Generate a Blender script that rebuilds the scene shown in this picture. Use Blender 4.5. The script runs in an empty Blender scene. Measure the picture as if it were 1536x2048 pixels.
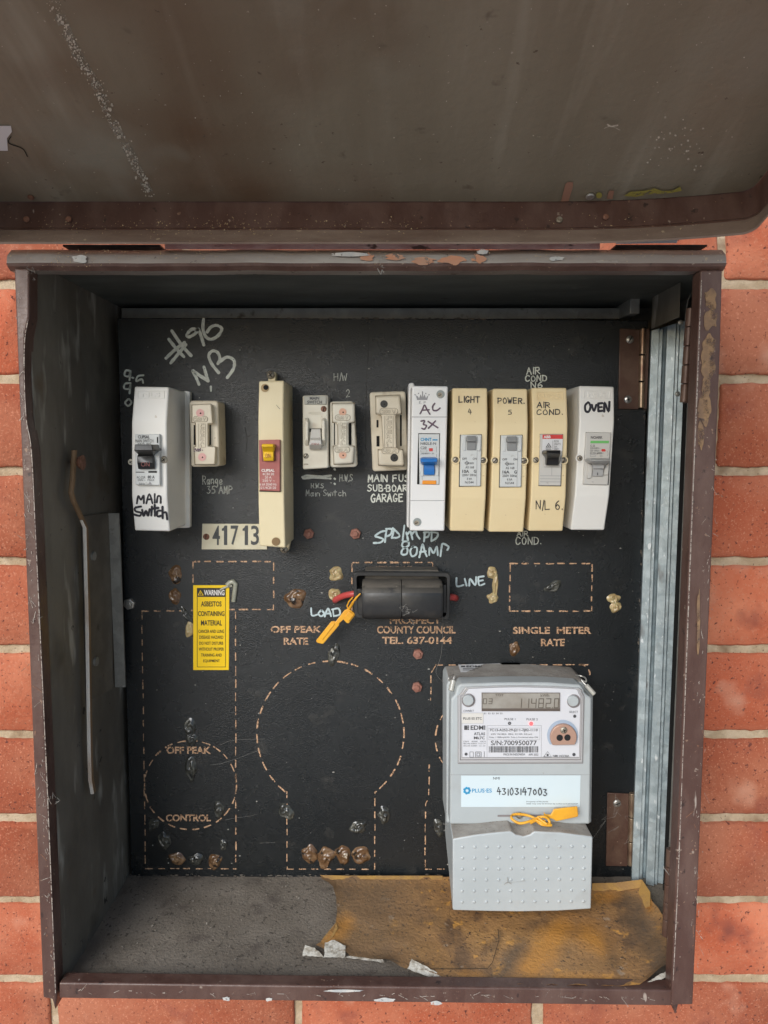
import bpy, bmesh, math, random
from mathutils import Vector, noise, geometry
SC = bpy.context.scene
rad = math.radians

# ------------------------------------------------------------------ camera, sky, sun, exposure
F, TH, D, CZ = 1400.0, rad(5.58), 0.69, 1.40      # focal length in px of a 1536x2048 picture, tilt, distance, height
cam = bpy.data.cameras.new('camera'); camo = bpy.data.objects.new('camera', cam)
SC.collection.objects.link(camo); SC.camera = camo
camo.location = (0, -D, CZ); camo.rotation_euler = (rad(90) - TH, 0, 0)
cam.sensor_width = 36; cam.lens = F / 2048 * 36; cam.clip_start = 0.02; cam.clip_end = 500

SUN_EL, SUN_AZ = 27, -28          # degrees above the horizon; negative = to the left of the viewer's back
W = bpy.data.worlds.new('World'); SC.world = W; W.use_nodes = True
wn = W.node_tree; bg = wn.nodes['Background']
sky = wn.nodes.new('ShaderNodeTexSky'); sky.sky_type = 'NISHITA'; sky.sun_disc = False
sky.sun_elevation = rad(SUN_EL); sky.sun_rotation = rad(180 - SUN_AZ)
sky.air_density = 1.0; sky.dust_density = 1.2; sky.ozone_density = 1.0
wn.links.new(sky.outputs[0], bg.inputs[0]); bg.inputs[1].default_value = 0.075
sl = bpy.data.lights.new('sun', 'SUN'); sl.energy = 1.5; sl.angle = rad(38); sl.color = (.968, .988, 1)
so = bpy.data.objects.new('sun', sl); SC.collection.objects.link(so)
sd = Vector((math.sin(rad(SUN_AZ)) * math.cos(rad(SUN_EL)), -math.cos(rad(SUN_AZ)) * math.cos(rad(SUN_EL)), math.sin(rad(SUN_EL))))
so.rotation_euler = sd.to_track_quat('Z', 'Y').to_euler()
vs = SC.view_settings; vs.view_transform = 'Standard'; vs.look = 'None'; vs.exposure = 0.92; vs.gamma = 1; vs.use_curve_mapping = False

# ------------------------------------------------------------------ pixel -> world
cT, sT = math.cos(TH), math.sin(TH)
CAM = Vector((0, -D, CZ))
def ray(px, py):
    u = (px - 768) / F; v = (1024 - py) / F
    return Vector((u, cT + v * sT, v * cT - sT))
def P(px, py, Y):
    r = ray(px, py); return CAM + r * ((Y + D) / r.y)
def proj(w):
    q = w - CAM; zc = q.y * cT - q.z * sT
    return 768 + F * q.x / zc, 1024 - F * (q.y * sT + q.z * cT) / zc
class Flat:                                    # vertical plane y = Y
    def __init__(s, Y): s.Y = Y; s.n = Vector((0, -1, 0))
    def hit(s, px, py, off=0.0): return P(px, py, s.Y) + s.n * off
class Plane:
    def __init__(s, pt, n): s.p = pt; s.n = n.normalized()
    def hit(s, px, py, off=0.0):
        r = ray(px, py); t = (s.p - CAM).dot(s.n) / r.dot(s.n); return CAM + r * t + s.n * off
class Func:                                    # y = f(x, z)
    def __init__(s, f): s.f = f; s.n = Vector((0, -1, 0))
    def hit(s, px, py, off=0.0):
        y = -.06
        for _ in range(8):
            p = P(px, py, y); y = s.f(p.x, p.z)
        return P(px, py, y) + s.n * off
BOARD = Flat(0.0)

# ------------------------------------------------------------------ materials
def mat(name, base, var=None, vs=30, lo=.42, hi=.62, det=5, rough=.5, rvar=0, metal=0, bump=0, bs=400, st=(1, 1, 1),
        bst=(1, 1, 1), specks=(), spec=.5, coat=0, sss=0, trans=0, isl=0, alpha=1, spangle=0, emit=None, hole=None, disp=0):
    m = bpy.data.materials.new(name); m.use_nodes = True; t = m.node_tree; N = t.nodes; L = t.links
    b = N['Principled BSDF']; c4 = lambda c: (c[0], c[1], c[2], 1)
    tc = N.new('ShaderNodeTexCoord')
    def nz(scale, stretch=(1, 1, 1), det=4, loc=0):
        mp = N.new('ShaderNodeMapping'); mp.inputs['Scale'].default_value = stretch; mp.inputs['Location'].default_value = (loc, loc * .7, loc * 1.3)
        L.new(tc.outputs['Object'], mp.inputs[0])
        n = N.new('ShaderNodeTexNoise'); n.inputs['Scale'].default_value = scale; n.inputs['Detail'].default_value = det
        n.inputs['Roughness'].default_value = .6; L.new(mp.outputs[0], n.inputs['Vector']); return n.outputs[0]
    def rmp(sock, a, c):
        r = N.new('ShaderNodeMapRange'); r.inputs[1].default_value = a; r.inputs[2].default_value = c
        L.new(sock, r.inputs[0]); return r.outputs[0]
    def mix(fac, a, c, mode='MIX'):
        x = N.new('ShaderNodeMixRGB'); x.blend_type = mode
        for i, s in ((0, fac), (1, a), (2, c)):
            if hasattr(s, 'links'): L.new(s, x.inputs[i])
            elif i == 0: x.inputs[0].default_value = s
            else: x.inputs[i].default_value = c4(s)
        return x.outputs[0]
    col = base
    if var: col = mix(rmp(nz(vs, st, det, 3.1), lo, hi), col, var)
    if isl:
        g = N.new('ShaderNodeNewGeometry'); r = N.new('ShaderNodeValToRGB')
        r.color_ramp.elements[0].color = (1 - isl, 1 - isl, 1 - isl, 1); r.color_ramp.elements[1].color = (1 + isl * .55, 1 + isl * .45, 1 + isl * .45, 1)
        L.new(g.outputs['Random Per Island'], r.inputs[0]); col = mix(1.0, col, r.outputs[0], 'MULTIPLY')
    if spangle:
        v = N.new('ShaderNodeTexVoronoi'); v.inputs['Scale'].default_value = 160; L.new(tc.outputs['Object'], v.inputs['Vector'])
        bw = N.new('ShaderNodeRGBToBW'); L.new(v.outputs['Color'], bw.inputs[0])
        rr = N.new('ShaderNodeMapRange'); rr.inputs[3].default_value = 1 - spangle; rr.inputs[4].default_value = 1 + spangle * .5
        L.new(bw.outputs[0], rr.inputs[0])
        cc = N.new('ShaderNodeCombineColor'); [L.new(rr.outputs[0], cc.inputs[i]) for i in range(3)]
        col = mix(1.0, col, cc.outputs[0], 'MULTIPLY')
    for i, s in enumerate(specks):
        c, sc, th = s[:3]; soft = s[3] if len(s) > 3 else .03; stc = s[4] if len(s) > 4 else (1, 1, 1)
        col = mix(rmp(nz(sc, stc, 3, 7.7 + 5 * i), th, th + soft), col, c)
    if hasattr(col, 'links'): L.new(col, b.inputs['Base Color'])
    else: b.inputs['Base Color'].default_value = c4(col)
    b.inputs['Roughness'].default_value = rough
    if rvar:
        rr = N.new('ShaderNodeMapRange'); rr.inputs[1].default_value = .3; rr.inputs[2].default_value = .7
        rr.inputs[3].default_value = rough - rvar; rr.inputs[4].default_value = min(1, rough + rvar)
        L.new(nz(vs * 1.7, st, 5, 11.3), rr.inputs[0]); L.new(rr.outputs[0], b.inputs['Roughness'])
    b.inputs['Metallic'].default_value = metal
    b.inputs['Specular IOR Level'].default_value = spec
    b.inputs['Coat Weight'].default_value = coat; b.inputs['Coat Roughness'].default_value = .12
    if sss:
        b.inputs['Subsurface Weight'].default_value = sss; b.inputs['Subsurface Scale'].default_value = .004
    if trans: b.inputs['Transmission Weight'].default_value = trans
    al = None
    if hole: al = rmp(nz(hole[0], (1, 1, 1), 4, 21.), hole[1], hole[1] + hole[2])
    if al is not None: L.new(al, b.inputs['Alpha'])
    elif alpha < 1: b.inputs['Alpha'].default_value = alpha
    if emit:
        b.inputs['Emission Color'].default_value = c4(emit[0]); b.inputs['Emission Strength'].default_value = emit[1]
    if bump:
        bp = N.new('ShaderNodeBump'); bp.inputs['Strength'].default_value = bump; bp.inputs['Distance'].default_value = .001
        L.new(nz(bs, bst, 4, 1.7), bp.inputs['Height']); L.new(bp.outputs[0], b.inputs['Normal'])
    return m

M = {}
M['brick'] = mat('brick_clay', (.43, .105, .047), (.52, .178, .094), vs=10, rough=.92, isl=.28, bump=1, bs=260, specks=[((.54, .215, .125), 520, .57, .12), ((.13, .036, .024), 280, .615, .06), ((.62, .36, .24), 600, .72, .04), ((.26, .07, .044), 20, .57, .2), ((.58, .30, .20), 13, .60, .2)])
M['mortar'] = mat('mortar_sand', (.40, .30, .19), (.53, .42, .29), vs=60, rough=.95, bump=1, bs=500, specks=[((.16, .11, .07), 300, .64, .06), ((.26, .175, .105), 25, .58, .12)])
M['ground'] = mat('paving_concrete', (.40, .385, .36), (.47, .45, .42), vs=3, rough=.9)
M['brown'] = mat('brown_enamel', (.082, .041, .032), (.120, .070, .056), vs=40, st=(1, 1, .35), rough=.42, rvar=.12, bump=.5, bs=140, specks=[((.27, .21, .17), 130, .69, .03), ((.34, .28, .24), 60, .715, .02, (1, 1, .25)), ((.04, .023, .02), 90, .65, .05), ((.24, .15, .105), 240, .68, .04)])
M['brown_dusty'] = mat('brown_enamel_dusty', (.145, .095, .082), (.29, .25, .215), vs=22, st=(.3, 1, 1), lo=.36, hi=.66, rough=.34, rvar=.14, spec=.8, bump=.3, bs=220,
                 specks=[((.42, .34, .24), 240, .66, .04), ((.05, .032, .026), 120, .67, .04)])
M['lid'] = mat('lid_grime', (.205, .172, .122), (.265, .230, .172), vs=6, det=6, lo=.35, hi=.7, st=(2.5, .5, .5), rough=.6, rvar=.12, bump=.35, bs=150, specks=[((.34, .305, .24), 15, .54, .22, (2.4, .3, .3)), ((.140, .085, .05), 4.5, .53, .2), ((.42, .38, .31), 300, .715, .03), ((.11, .078, .055), 160, .70, .03), ((.25, .225, .175), 9, .58, .15), ((.15, .118, .085), 60, .68, .1)])
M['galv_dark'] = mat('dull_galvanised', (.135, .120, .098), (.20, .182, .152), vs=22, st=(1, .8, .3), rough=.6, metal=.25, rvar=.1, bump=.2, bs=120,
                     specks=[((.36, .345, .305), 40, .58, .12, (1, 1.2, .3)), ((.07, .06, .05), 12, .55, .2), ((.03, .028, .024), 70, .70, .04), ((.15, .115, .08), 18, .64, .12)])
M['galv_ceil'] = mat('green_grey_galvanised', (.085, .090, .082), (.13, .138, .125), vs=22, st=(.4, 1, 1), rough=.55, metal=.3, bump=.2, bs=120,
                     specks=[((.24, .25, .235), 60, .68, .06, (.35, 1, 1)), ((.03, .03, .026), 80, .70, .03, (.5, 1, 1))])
M['galv'] = mat('galvanised_steel', (.34, .41, .44), (.47, .545, .57), vs=70, rough=.42, metal=.3, spangle=.22, bump=.2, bs=300, specks=[((.70, .75, .77), 190, .64, .06, (1, 1, .4)), ((.20, .215, .22), 60, .64, .1, (1, 1, .4))])
M['galv_side'] = mat('galvanised_bracket', (.30, .295, .27), (.38, .37, .34), vs=40, rough=.5, metal=.5, spangle=.15, specks=[((.12, .10, .08), 60, .64, .1), ((.45, .45, .43), 160, .70, .04)])
M['dust'] = mat('dusty_base', (.195, .163, .128), (.25, .213, .172), vs=14, rough=.95, bump=1, bs=380, specks=[((.09, .075, .06), 260, .60, .06), ((.38, .33, .27), 500, .70, .03), ((.13, .105, .085), 30, .57, .15), ((.26, .225, .185), 9, .56, .12)])
M['board'] = mat('black_board', (.0070, .0094, .0114), (.0104, .0132, .0152), vs=9, lo=.35, hi=.7, rough=.27, rvar=.07, spec=.55, bump=.5, bs=1500, bst=(.25, 1, 1), specks=[((.16, .155, .14), 620, .77, .02), ((.035, .034, .032), 30, .62, .16), ((.07, .068, .062), 260, .745, .03, (1, 1, .3))])
M['boardedge'] = mat('board_edge', (.06, .055, .05), (.16, .13, .10), vs=120, rough=.9)
M['white'] = mat('white_plastic', (.79, .79, .78), (.75, .745, .73), vs=14, lo=.5, hi=.8, rough=.36, bump=.04, bs=300, specks=[((.55, .53, .49), 190, .76, .03)])
M['white2'] = mat('aged_white_plastic', (.79, .78, .745), (.74, .72, .67), vs=14, lo=.45, hi=.8, rough=.4, bump=.04, bs=300, specks=[((.42, .37, .30), 220, .745, .03), ((.66, .63, .57), 26, .60, .2, (1, 1, .6)), ((.58, .53, .46), 130, .71, .04)])
M['cream'] = mat('cream_plastic', (.83, .685, .42), (.79, .635, .37), vs=16, lo=.4, hi=.75, rough=.38, bump=.05, bs=250, specks=[((.5, .36, .18), 210, .745, .03), ((.70, .54, .30), 28, .58, .2, (1, 1, .6)), ((.60, .45, .25), 120, .70, .05)])
M['cream2'] = mat('pale_cream_plastic', (.78, .68, .45), (.72, .615, .39), vs=14, lo=.4, hi=.75, rough=.42, bump=.05, bs=250, specks=[((.36, .27, .16), 230, .735, .03), ((.62, .51, .32), 26, .58, .2, (1, 1, .6)), ((.48, .37, .22), 130, .70, .04)])
M['ceramic'] = mat('aged_ceramic', (.68, .62, .50), (.58, .51, .39), vs=45, lo=.45, hi=.75, rough=.32, bump=.14, bs=240, specks=[((.30, .22, .14), 170, .71, .04), ((.40, .31, .21), 36, .62, .14), ((.24, .18, .11), 90, .70, .05)])
M['ceramic2'] = mat('ivory_bakelite', (.70, .665, .565), (.61, .56, .46), vs=40, lo=.45, hi=.75, rough=.34, bump=.1, bs=240, specks=[((.35, .28, .2), 160, .72, .04), ((.47, .39, .29), 34, .63, .14)])
M['emboss'] = mat('embossed_shade', (.62, .55, .42), rough=.4)
M['emb_cream'] = mat('embossed_cream', (.80, .645, .365), rough=.4)
M['pink'] = mat('pink_wax', (.66, .34, .33), (.72, .42, .38), vs=200, rough=.5)
M['salmon'] = mat('salmon_wax', (.70, .40, .28), rough=.5)
M['blk'] = mat('black_plastic', (.016, .016, .017), rough=.3, bump=.05, bs=300)
M['blk_soft'] = mat('black_dusty_plastic', (.022, .022, .023), (.032, .031, .030), vs=30, rough=.40, rvar=.1, bump=.12, bs=260,
                    specks=[((.075, .068, .058), 26, .58, .2), ((.16, .14, .12), 420, .73, .04)])
M['dustyblk'] = mat('dust_settled_plastic', (.125, .110, .092), (.075, .068, .058), vs=30, rough=.8, specks=[((.25, .22, .18), 350, .70, .05)])
M['void'] = mat('dark_gap', (.006, .006, .006), rough=.9)
M['ink'] = mat('black_ink', (.020, .019, .026), (.06, .055, .07), vs=500, lo=.55, hi=.8, rough=.5)
M['ink_violet'] = mat('violet_ink', (.085, .045, .075), (.13, .08, .115), vs=400, rough=.5)
M['print'] = mat('dark_print', (.07, .07, .075), rough=.55)
M['print_lt'] = mat('grey_print', (.30, .30, .31), rough=.55)
M['print_wh'] = mat('white_print', (.80, .76, .72), rough=.5)
M['print_red'] = mat('dull_red_print', (.30, .07, .06), rough=.5)
M['chalk'] = mat('paint_pen', (.66, .68, .62), (.52, .54, .49), vs=240, rough=.7, hole=(650, .24, .14))
M['chalk2'] = mat('pale_blue_paint_pen', (.52, .62, .64), (.42, .51, .53), vs=200, rough=.7, hole=(600, .27, .1))
M['chalkthin'] = mat('worn_pencil', (.46, .47, .43), (.34, .35, .32), vs=300, rough=.8, hole=(700, .30, .14))
M['stencil'] = mat('copper_stencil_paint', (.60, .375, .23), (.46, .27, .155), vs=240, rough=.7, hole=(480, .36, .14))
M['yellow'] = mat('yellow_vinyl', (.95, .62, .006), rough=.38)
M['yellowt'] = mat('yellow_lever', (.80, .50, .015), rough=.3)
M['vinyl_blk'] = mat('black_vinyl', (.025, .022, .014), rough=.45)
M['red_br'] = mat('dusty_red_plastic', (.36, .10, .09), (.42, .15, .135), vs=60, rough=.42)
M['red_dk'] = mat('deep_red', (.20, .05, .045), rough=.45)
M['grey_br'] = mat('light_grey_plastic', (.62, .64, .635), rough=.4, specks=[((.5, .5, .48), 120, .7, .05)])
M['grey_br2'] = mat('warm_grey_plastic', (.56, .545, .51), rough=.42, specks=[((.45, .43, .4), 120, .7, .05)])
M['grey_tog'] = mat('grey_lever', (.27, .275, .275), rough=.4)
M['grey_tog2'] = mat('pale_grey_lever', (.42, .42, .415), rough=.4)
M['blue_tog'] = mat('blue_lever', (.02, .17, .52), rough=.3)
M['blue_print'] = mat('blue_print', (.03, .28, .52), rough=.5)
M['cyan_print'] = mat('cyan_print', (.03, .38, .62), rough=.5)
M['orange'] = mat('orange_plastic', (.85, .30, .02), rough=.4)
M['red_print'] = mat('red_print', (.62, .045, .04), rough=.45)
M['green_print'] = mat('green_print', (.16, .50, .14), rough=.45)
M['meter'] = mat('meter_grey_plastic', (.445, .48, .49), (.41, .445, .455), vs=12, rough=.42, bump=.05, bs=400, specks=[((.30, .29, .27), 240, .72, .04), ((.38, .40, .40), 30, .58, .2), ((.55, .57, .57), 330, .735, .03)])
M['meter_dusty'] = mat('meter_dust', (.31, .285, .255), (.39, .365, .33), vs=60, rough=.9, bump=.6, bs=500, specks=[((.19, .165, .14), 420, .64, .05), ((.55, .52, .47), 420, .73, .03)])
M['meter_face'] = mat('meter_faceplate', (.66, .665, .70), rough=.35, coat=.6)
M['clear_rim'] = mat('clear_rim', (.46, .455, .46), rough=.15, coat=1)
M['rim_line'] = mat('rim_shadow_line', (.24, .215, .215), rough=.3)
M['lcd'] = mat('lcd_glass', (.29, .26, .22), (.38, .36, .32), vs=26, rough=.22, coat=.8)
M['lcd_edge'] = mat('lcd_bezel', (.12, .095, .08), rough=.35)
M['lcd_seg'] = mat('lcd_segment', (.11, .09, .07), rough=.3)
M['copper'] = mat('optical_port_plate', (.50, .31, .235), rough=.42, metal=.25)
M['sticker'] = mat('pale_blue_sticker', (.62, .72, .76), rough=.45)
M['sticker_w'] = mat('white_sticker', (.70, .70, .71), rough=.5)
M['led'] = mat('red_indicator', (.8, .05, .06), rough=.3, emit=((1, .08, .08), 1.2))
M['plate'] = mat('cream_number_plate', (.66, .62, .47), (.60, .55, .40), vs=60, rough=.5, specks=[((.45, .36, .22), 160, .72, .04)])
M['num'] = mat('grey_black_numeral', (.055, .06, .062), rough=.5)
M['rust'] = mat('rusty_steel', (.17, .075, .045), (.26, .13, .09), vs=220, rough=.8, bump=.5, bs=500)
M['rustbolt'] = mat('red_rust_bolt', (.25, .105, .075), (.33, .16, .12), vs=260, rough=.75, bump=.5, bs=600, specks=[((.42, .3, .22), 380, .66, .05)])
M['zinc'] = mat('zinc_plate', (.62, .61, .58), (.48, .46, .42), vs=300, rough=.32, metal=.8)
M['screwold'] = mat('tarnished_screw', (.40, .37, .31), (.24, .20, .15), vs=280, rough=.45, metal=.5)
M['brass'] = mat('painted_hinge', (.105, .056, .042), (.14, .085, .062), vs=60, rough=.42, metal=.2, bump=.25, bs=260, specks=[((.42, .30, .22), 230, .71, .03), ((.06, .035, .03), 50, .66, .08)])
M['pin'] = mat('worn_hinge_pin', (.36, .27, .19), (.20, .12, .085), vs=90, st=(1, 1, .6), rough=.35, metal=.7)
M['amber'] = mat('amber_sealant', (.12, .062, .028), (.25, .155, .085), vs=130, lo=.46, hi=.68, rough=.24, coat=.5, bump=.5, bs=220, specks=[((.50, .43, .34), 95, .65, .08), ((.02, .014, .01), 100, .58, .06)])
M['smoke'] = mat('smoky_sealant', (.026, .027, .025), (.075, .075, .062), vs=140, rough=.22, coat=.6, bump=.4, bs=240, specks=[((.30, .30, .26), 110, .655, .08), ((.010, .010, .010), 130, .62, .06)])
M['tan'] = mat('tan_sealant', (.47, .37, .19), (.37, .27, .13), vs=170, rough=.28, coat=.5, sss=.15)
M['cable'] = mat('red_cable', (.50, .07, .065), rough=.4)
M['tag'] = mat('orange_seal_tag', (.80, .40, .03), (.72, .34, .03), vs=80, rough=.36)
M['paper'] = mat('brown_stained_paper', (.33, .178, .076), (.46, .25, .095), vs=14, det=8, lo=.42, hi=.60, rough=.5, rvar=.18, bump=1, bs=260, specks=[((.20, .115, .06), 20, .55, .10, (1.4, .8, 1)), ((.50, .37, .26), 40, .65, .06), ((.10, .063, .04), 300, .60, .06), ((.66, .33, .085), 60, .62, .06), ((.15, .09, .055), 90, .65, .05)])
M['paper_edge'] = mat('torn_paper_edge', (.60, .57, .50), (.33, .29, .23), vs=190, st=(1, 1, .4), lo=.45, hi=.62, rough=.9, bump=.9, bs=300, specks=[((.24, .19, .13), 90, .62, .08)])
M['paper_rim'] = mat('orange_paper_rim', (.52, .30, .085), (.40, .23, .09), vs=60, rough=.85, bump=.5, bs=300)
M['bar'] = mat('rusted_stay', (.22, .14, .075), (.31, .20, .115), vs=50, st=(1, 1, .3), rough=.65, metal=.3, bump=.4, bs=240)
M['bar_edge'] = mat('worn_bright_edge', (.82, .76, .68), (.55, .40, .29), vs=60, st=(1, 1, .3), lo=.5, hi=.7, rough=.6, bump=.6, bs=300)
M['bare'] = mat('ochre_bare_metal', (.27, .165, .085), (.17, .105, .065), vs=90, rough=.7, hole=(95, .34, .16), specks=[((.075, .05, .042), 110, .62, .05)])
M['primer'] = mat('orange_primer', (.52, .25, .15), (.44, .26, .18), vs=90, rough=.75, hole=(170, .37, .05))
M['chip'] = mat('paint_chip', (.42, .43, .43), (.55, .53, .50), vs=90, rough=.7, hole=(240, .33, .08))
M['scuff'] = mat('pale_scuff', (.42, .39, .33), rough=.9, hole=(430, .50, .06))
M['yel_scuff'] = mat('dull_yellow_scuff', (.36, .31, .07), rough=.8, hole=(240, .38, .05))
M['grain'] = mat('straw_debris', (.50, .40, .24), (.34, .24, .13), vs=300, rough=.9)
M['grit'] = mat('floor_grit', (.17, .15, .125), (.36, .32, .27), vs=90, lo=.5, hi=.7, rough=.95)
M['web'] = mat('cobweb', (.30, .285, .26), rough=.9)

# ------------------------------------------------------------------ mesh builder
ROOT = {}
class MB:
    def __init__(s, *mats): s.bm = bmesh.new(); s.mats = mats; s.mi = 0
    def use(s, i): s.mi = i; return s
    def face(s, pts):
        try:
            f = s.bm.faces.new([s.bm.verts.new(p) for p in pts]); f.material_index = s.mi; return f
        except ValueError: return None
    def loft(s, rings, cap0=True, cap1=True, closed=True):
        R = [[s.bm.verts.new(p) for p in r] for r in rings]; n = len(R[0])
        for a, b in zip(R, R[1:]):
            for i in range(n if closed else n - 1):
                j = (i + 1) % n
                f = s.bm.faces.new((a[i], a[j], b[j], b[i])); f.material_index = s.mi
        if cap0: f = s.bm.faces.new(R[0][::-1]); f.material_index = s.mi
        if cap1: f = s.bm.faces.new(R[-1]); f.material_index = s.mi
        return s
    def prism(s, front, y1):                     # front: world points; straight back to y = y1
        return s.loft([front, [Vector((p.x, y1, p.z)) for p in front]])
    def pprism(s, pts, Y0, Y1): return s.prism([P(x, y, Y0) for x, y in pts], Y1)
    def box(s, x0, x1, y0, y1, z0, z1):
        return s.prism([Vector((x0, y0, z1)), Vector((x1, y0, z1)), Vector((x1, y0, z0)), Vector((x0, y0, z0))], y1)
    def hexa(s, a, b): return s.loft([a, b])
    def cyl(s, c, r, y0, y1, n=24, r1=None, ax=(0, 1, 0)):
        ax = Vector(ax).normalized(); u = ax.orthogonal().normalized() if abs(ax.y) < .9 else Vector((1, 0, 0)); v = ax.cross(u)
        r1 = r if r1 is None else r1
        ring = lambda rr, d: [c + ax * d + u * (rr * math.cos(2 * math.pi * i / n)) + v * (rr * math.sin(2 * math.pi * i / n)) for i in range(n)]
        return s.loft([ring(r1, y0), ring(r, y1)])
    def dome(s, c, r, h, n=20, rings=4):           # screw head bulging to -y
        R = []
        for k in range(rings, -1, -1):
            a = k / rings * math.pi / 2 * .93
            R.append([c + Vector((r * math.cos(a) * math.cos(2 * math.pi * i / n), -h * math.sin(a), r * math.cos(a) * math.sin(2 * math.pi * i / n))) for i in range(n)])
        return s.loft(R)
    def tube(s, pts, r, n=8, taper=None):
        R = []; m = len(pts)
        for i, p in enumerate(pts):
            d = (pts[min(i + 1, m - 1)] - pts[max(i - 1, 0)]).normalized(); u = d.cross(Vector((.31, .92, .22))).normalized(); v = d.cross(u)
            rr = r if taper is None else r * (1 + (taper - 1) * i / (m - 1))
            R.append([p + u * (rr * math.cos(2 * math.pi * k / n)) + v * (rr * math.sin(2 * math.pi * k / n)) for k in range(n)])
        return s.loft(R)
    def poly(s, pts, surf, off=.0003): s.face([surf.hit(x, y, off) for x, y in pts]); return s
    def rect(s, x0, y0, x1, y1, surf, off=.0003): return s.poly([(x0, y0), (x1, y0), (x1, y1), (x0, y1)], surf, off)
    def frame(s, x0, y0, x1, y1, w, surf, off=.0003):
        s.rect(x0, y0, x1, y0 + w, surf, off); s.rect(x0, y1 - w, x1, y1, surf, off)
        s.rect(x0, y0 + w, x0 + w, y1 - w, surf, off); s.rect(x1 - w, y0 + w, x1, y1 - w, surf, off); return s
    def disc(s, cx, cy, r, surf, off=.0003, n=20, ry=None):
        ry = ry or r
        return s.poly([(cx + r * math.cos(2 * math.pi * i / n), cy + ry * math.sin(2 * math.pi * i / n)) for i in range(n)], surf, off)
    def ringd(s, cx, cy, r0, r1, surf, off=.0003, n=24):
        A = [[surf.hit(cx + r * math.cos(2 * math.pi * i / n), cy + r * math.sin(2 * math.pi * i / n), off) for i in range(n)] for r in (r0, r1)]
        return s.loft(A, False, False)
    def stroke(s, pts, w, surf, off=.0003, smooth=True, jit=0):
        if smooth and len(pts) > 2: pts = catmull(pts)
        n = len(pts)
        if n < 2: return s
        Lr, Rr = [], []
        for i, p in enumerate(pts):
            a = pts[max(i - 1, 0)]; b = pts[min(i + 1, n - 1)]; dx, dy = b[0] - a[0], b[1] - a[1]; l = math.hypot(dx, dy) or 1
            ww = w / 2 * (1 + jit * noise.noise(Vector((p[0] * .3, p[1] * .3, 1.7))))
            nx, ny = -dy / l * ww, dx / l * ww; Lr.append((p[0] + nx, p[1] + ny)); Rr.append((p[0] - nx, p[1] - ny))
        def cap(c, e, sgn):
            a0 = math.atan2(e[1] - c[1], e[0] - c[0]); r = math.hypot(e[0] - c[0], e[1] - c[1])
            return [(c[0] + r * math.cos(a0 + sgn * math.pi * k / 5), c[1] + r * math.sin(a0 + sgn * math.pi * k / 5)) for k in range(1, 5)]
        for i in range(n - 1): s.poly([Lr[i], Lr[i + 1], Rr[i + 1], Rr[i]], surf, off)
        s.poly([Lr[-1]] + cap(pts[-1], Lr[-1], -1) + [Rr[-1]], surf, off)
        s.poly([Rr[0]] + cap(pts[0], Rr[0], -1) + [Lr[0]], surf, off)
        return s
    def strokes(s, lst, w, surf, off=.0003, jit=.25, o=(0, 0), k=1.0):
        for i, st in enumerate(lst):
            s.stroke([(o[0] + x / k, o[1] + y / k) for x, y in st], w, surf, off + i * .00004, True, jit)
        return s
    def text(s, body, x0, y0, x1, y1, surf, off=.0003, bold=0.0, dx=0, dy=0):
        V, Fs = glyphs(body, bold)
        vv = []
        for u, v in V: vv.append(s.bm.verts.new(surf.hit(x0 + u * (x1 - x0) + dx * (1 - v), y1 + v * (y0 - y1) + dy * u, off)))
        for f in Fs:
            try: g = s.bm.faces.new([vv[i] for i in f]); g.material_index = s.mi
            except ValueError: pass
        return s
    def hand(s, txt, x0, y0, x1, y1, w, surf, off=.0003, seed=1, dy=0):
        rng = random.Random(seed); adv = [.55 if c in ' ' else .35 if c in '.1I/-i' else 1 for c in txt]
        tot = sum(adv); x = 0; h = y1 - y0; k = 0
        for c, a in zip(txt, adv):
            for st in FONT.get(c, ()):
                cx = x0 + (x1 - x0) * x / tot; cw = (x1 - x0) * a / tot * .78; j = rng.uniform(-.05, .05)
                pts = [(cx + u * cw + rng.uniform(-.04, .04) * cw, y0 + dy * x / tot + (v + j) * h + rng.uniform(-.03, .03) * h) for u, v in st[1]]
                for sg in ([pts] if st[0] == 'c' else [[a_, b_] for a_, b_ in zip(pts, pts[1:])]):
                    s.stroke(sg, w * rng.uniform(.85, 1.12), surf, off + k * .00003, st[0] == 'c', .25); k += 1
            x += a
        return s
def catmull(p, sub=5):
    out = []; q = [p[0]] + list(p) + [p[-1]]
    for i in range(1, len(q) - 2):
        a, b, c, d = q[i - 1], q[i], q[i + 1], q[i + 2]
        for k in range(sub):
            t = k / sub
            out.append(tuple(.5 * (2 * b[j] + (c[j] - a[j]) * t + (2 * a[j] - 5 * b[j] + 4 * c[j] - d[j]) * t * t + (3 * b[j] - a[j] - 3 * c[j] + d[j]) * t ** 3) for j in range(len(b))))
    out.append(tuple(p[-1])); return out
_G = {}
def glyphs(body, bold):
    key = (body, bold)
    if key in _G: return _G[key]
    c = bpy.data.curves.new('t', 'FONT'); c.body = body; c.offset = bold; c.resolution_u = 3
    o = bpy.data.objects.new('t', c); m = bpy.data.meshes.new_from_object(o)
    xs = [v.co.x for v in m.vertices]; ys = [v.co.y for v in m.vertices]; ax, bx, ay, by = min(xs), max(xs), min(ys), max(ys)
    r = ([((v.co.x - ax) / (bx - ax), (v.co.y - ay) / (by - ay or 1)) for v in m.vertices], [tuple(p.vertices) for p in m.polygons])
    bpy.data.objects.remove(o); bpy.data.curves.remove(c); bpy.data.meshes.remove(m)
    _G[key] = r; return r
l_, c_ = 'l', 'c'
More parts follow.
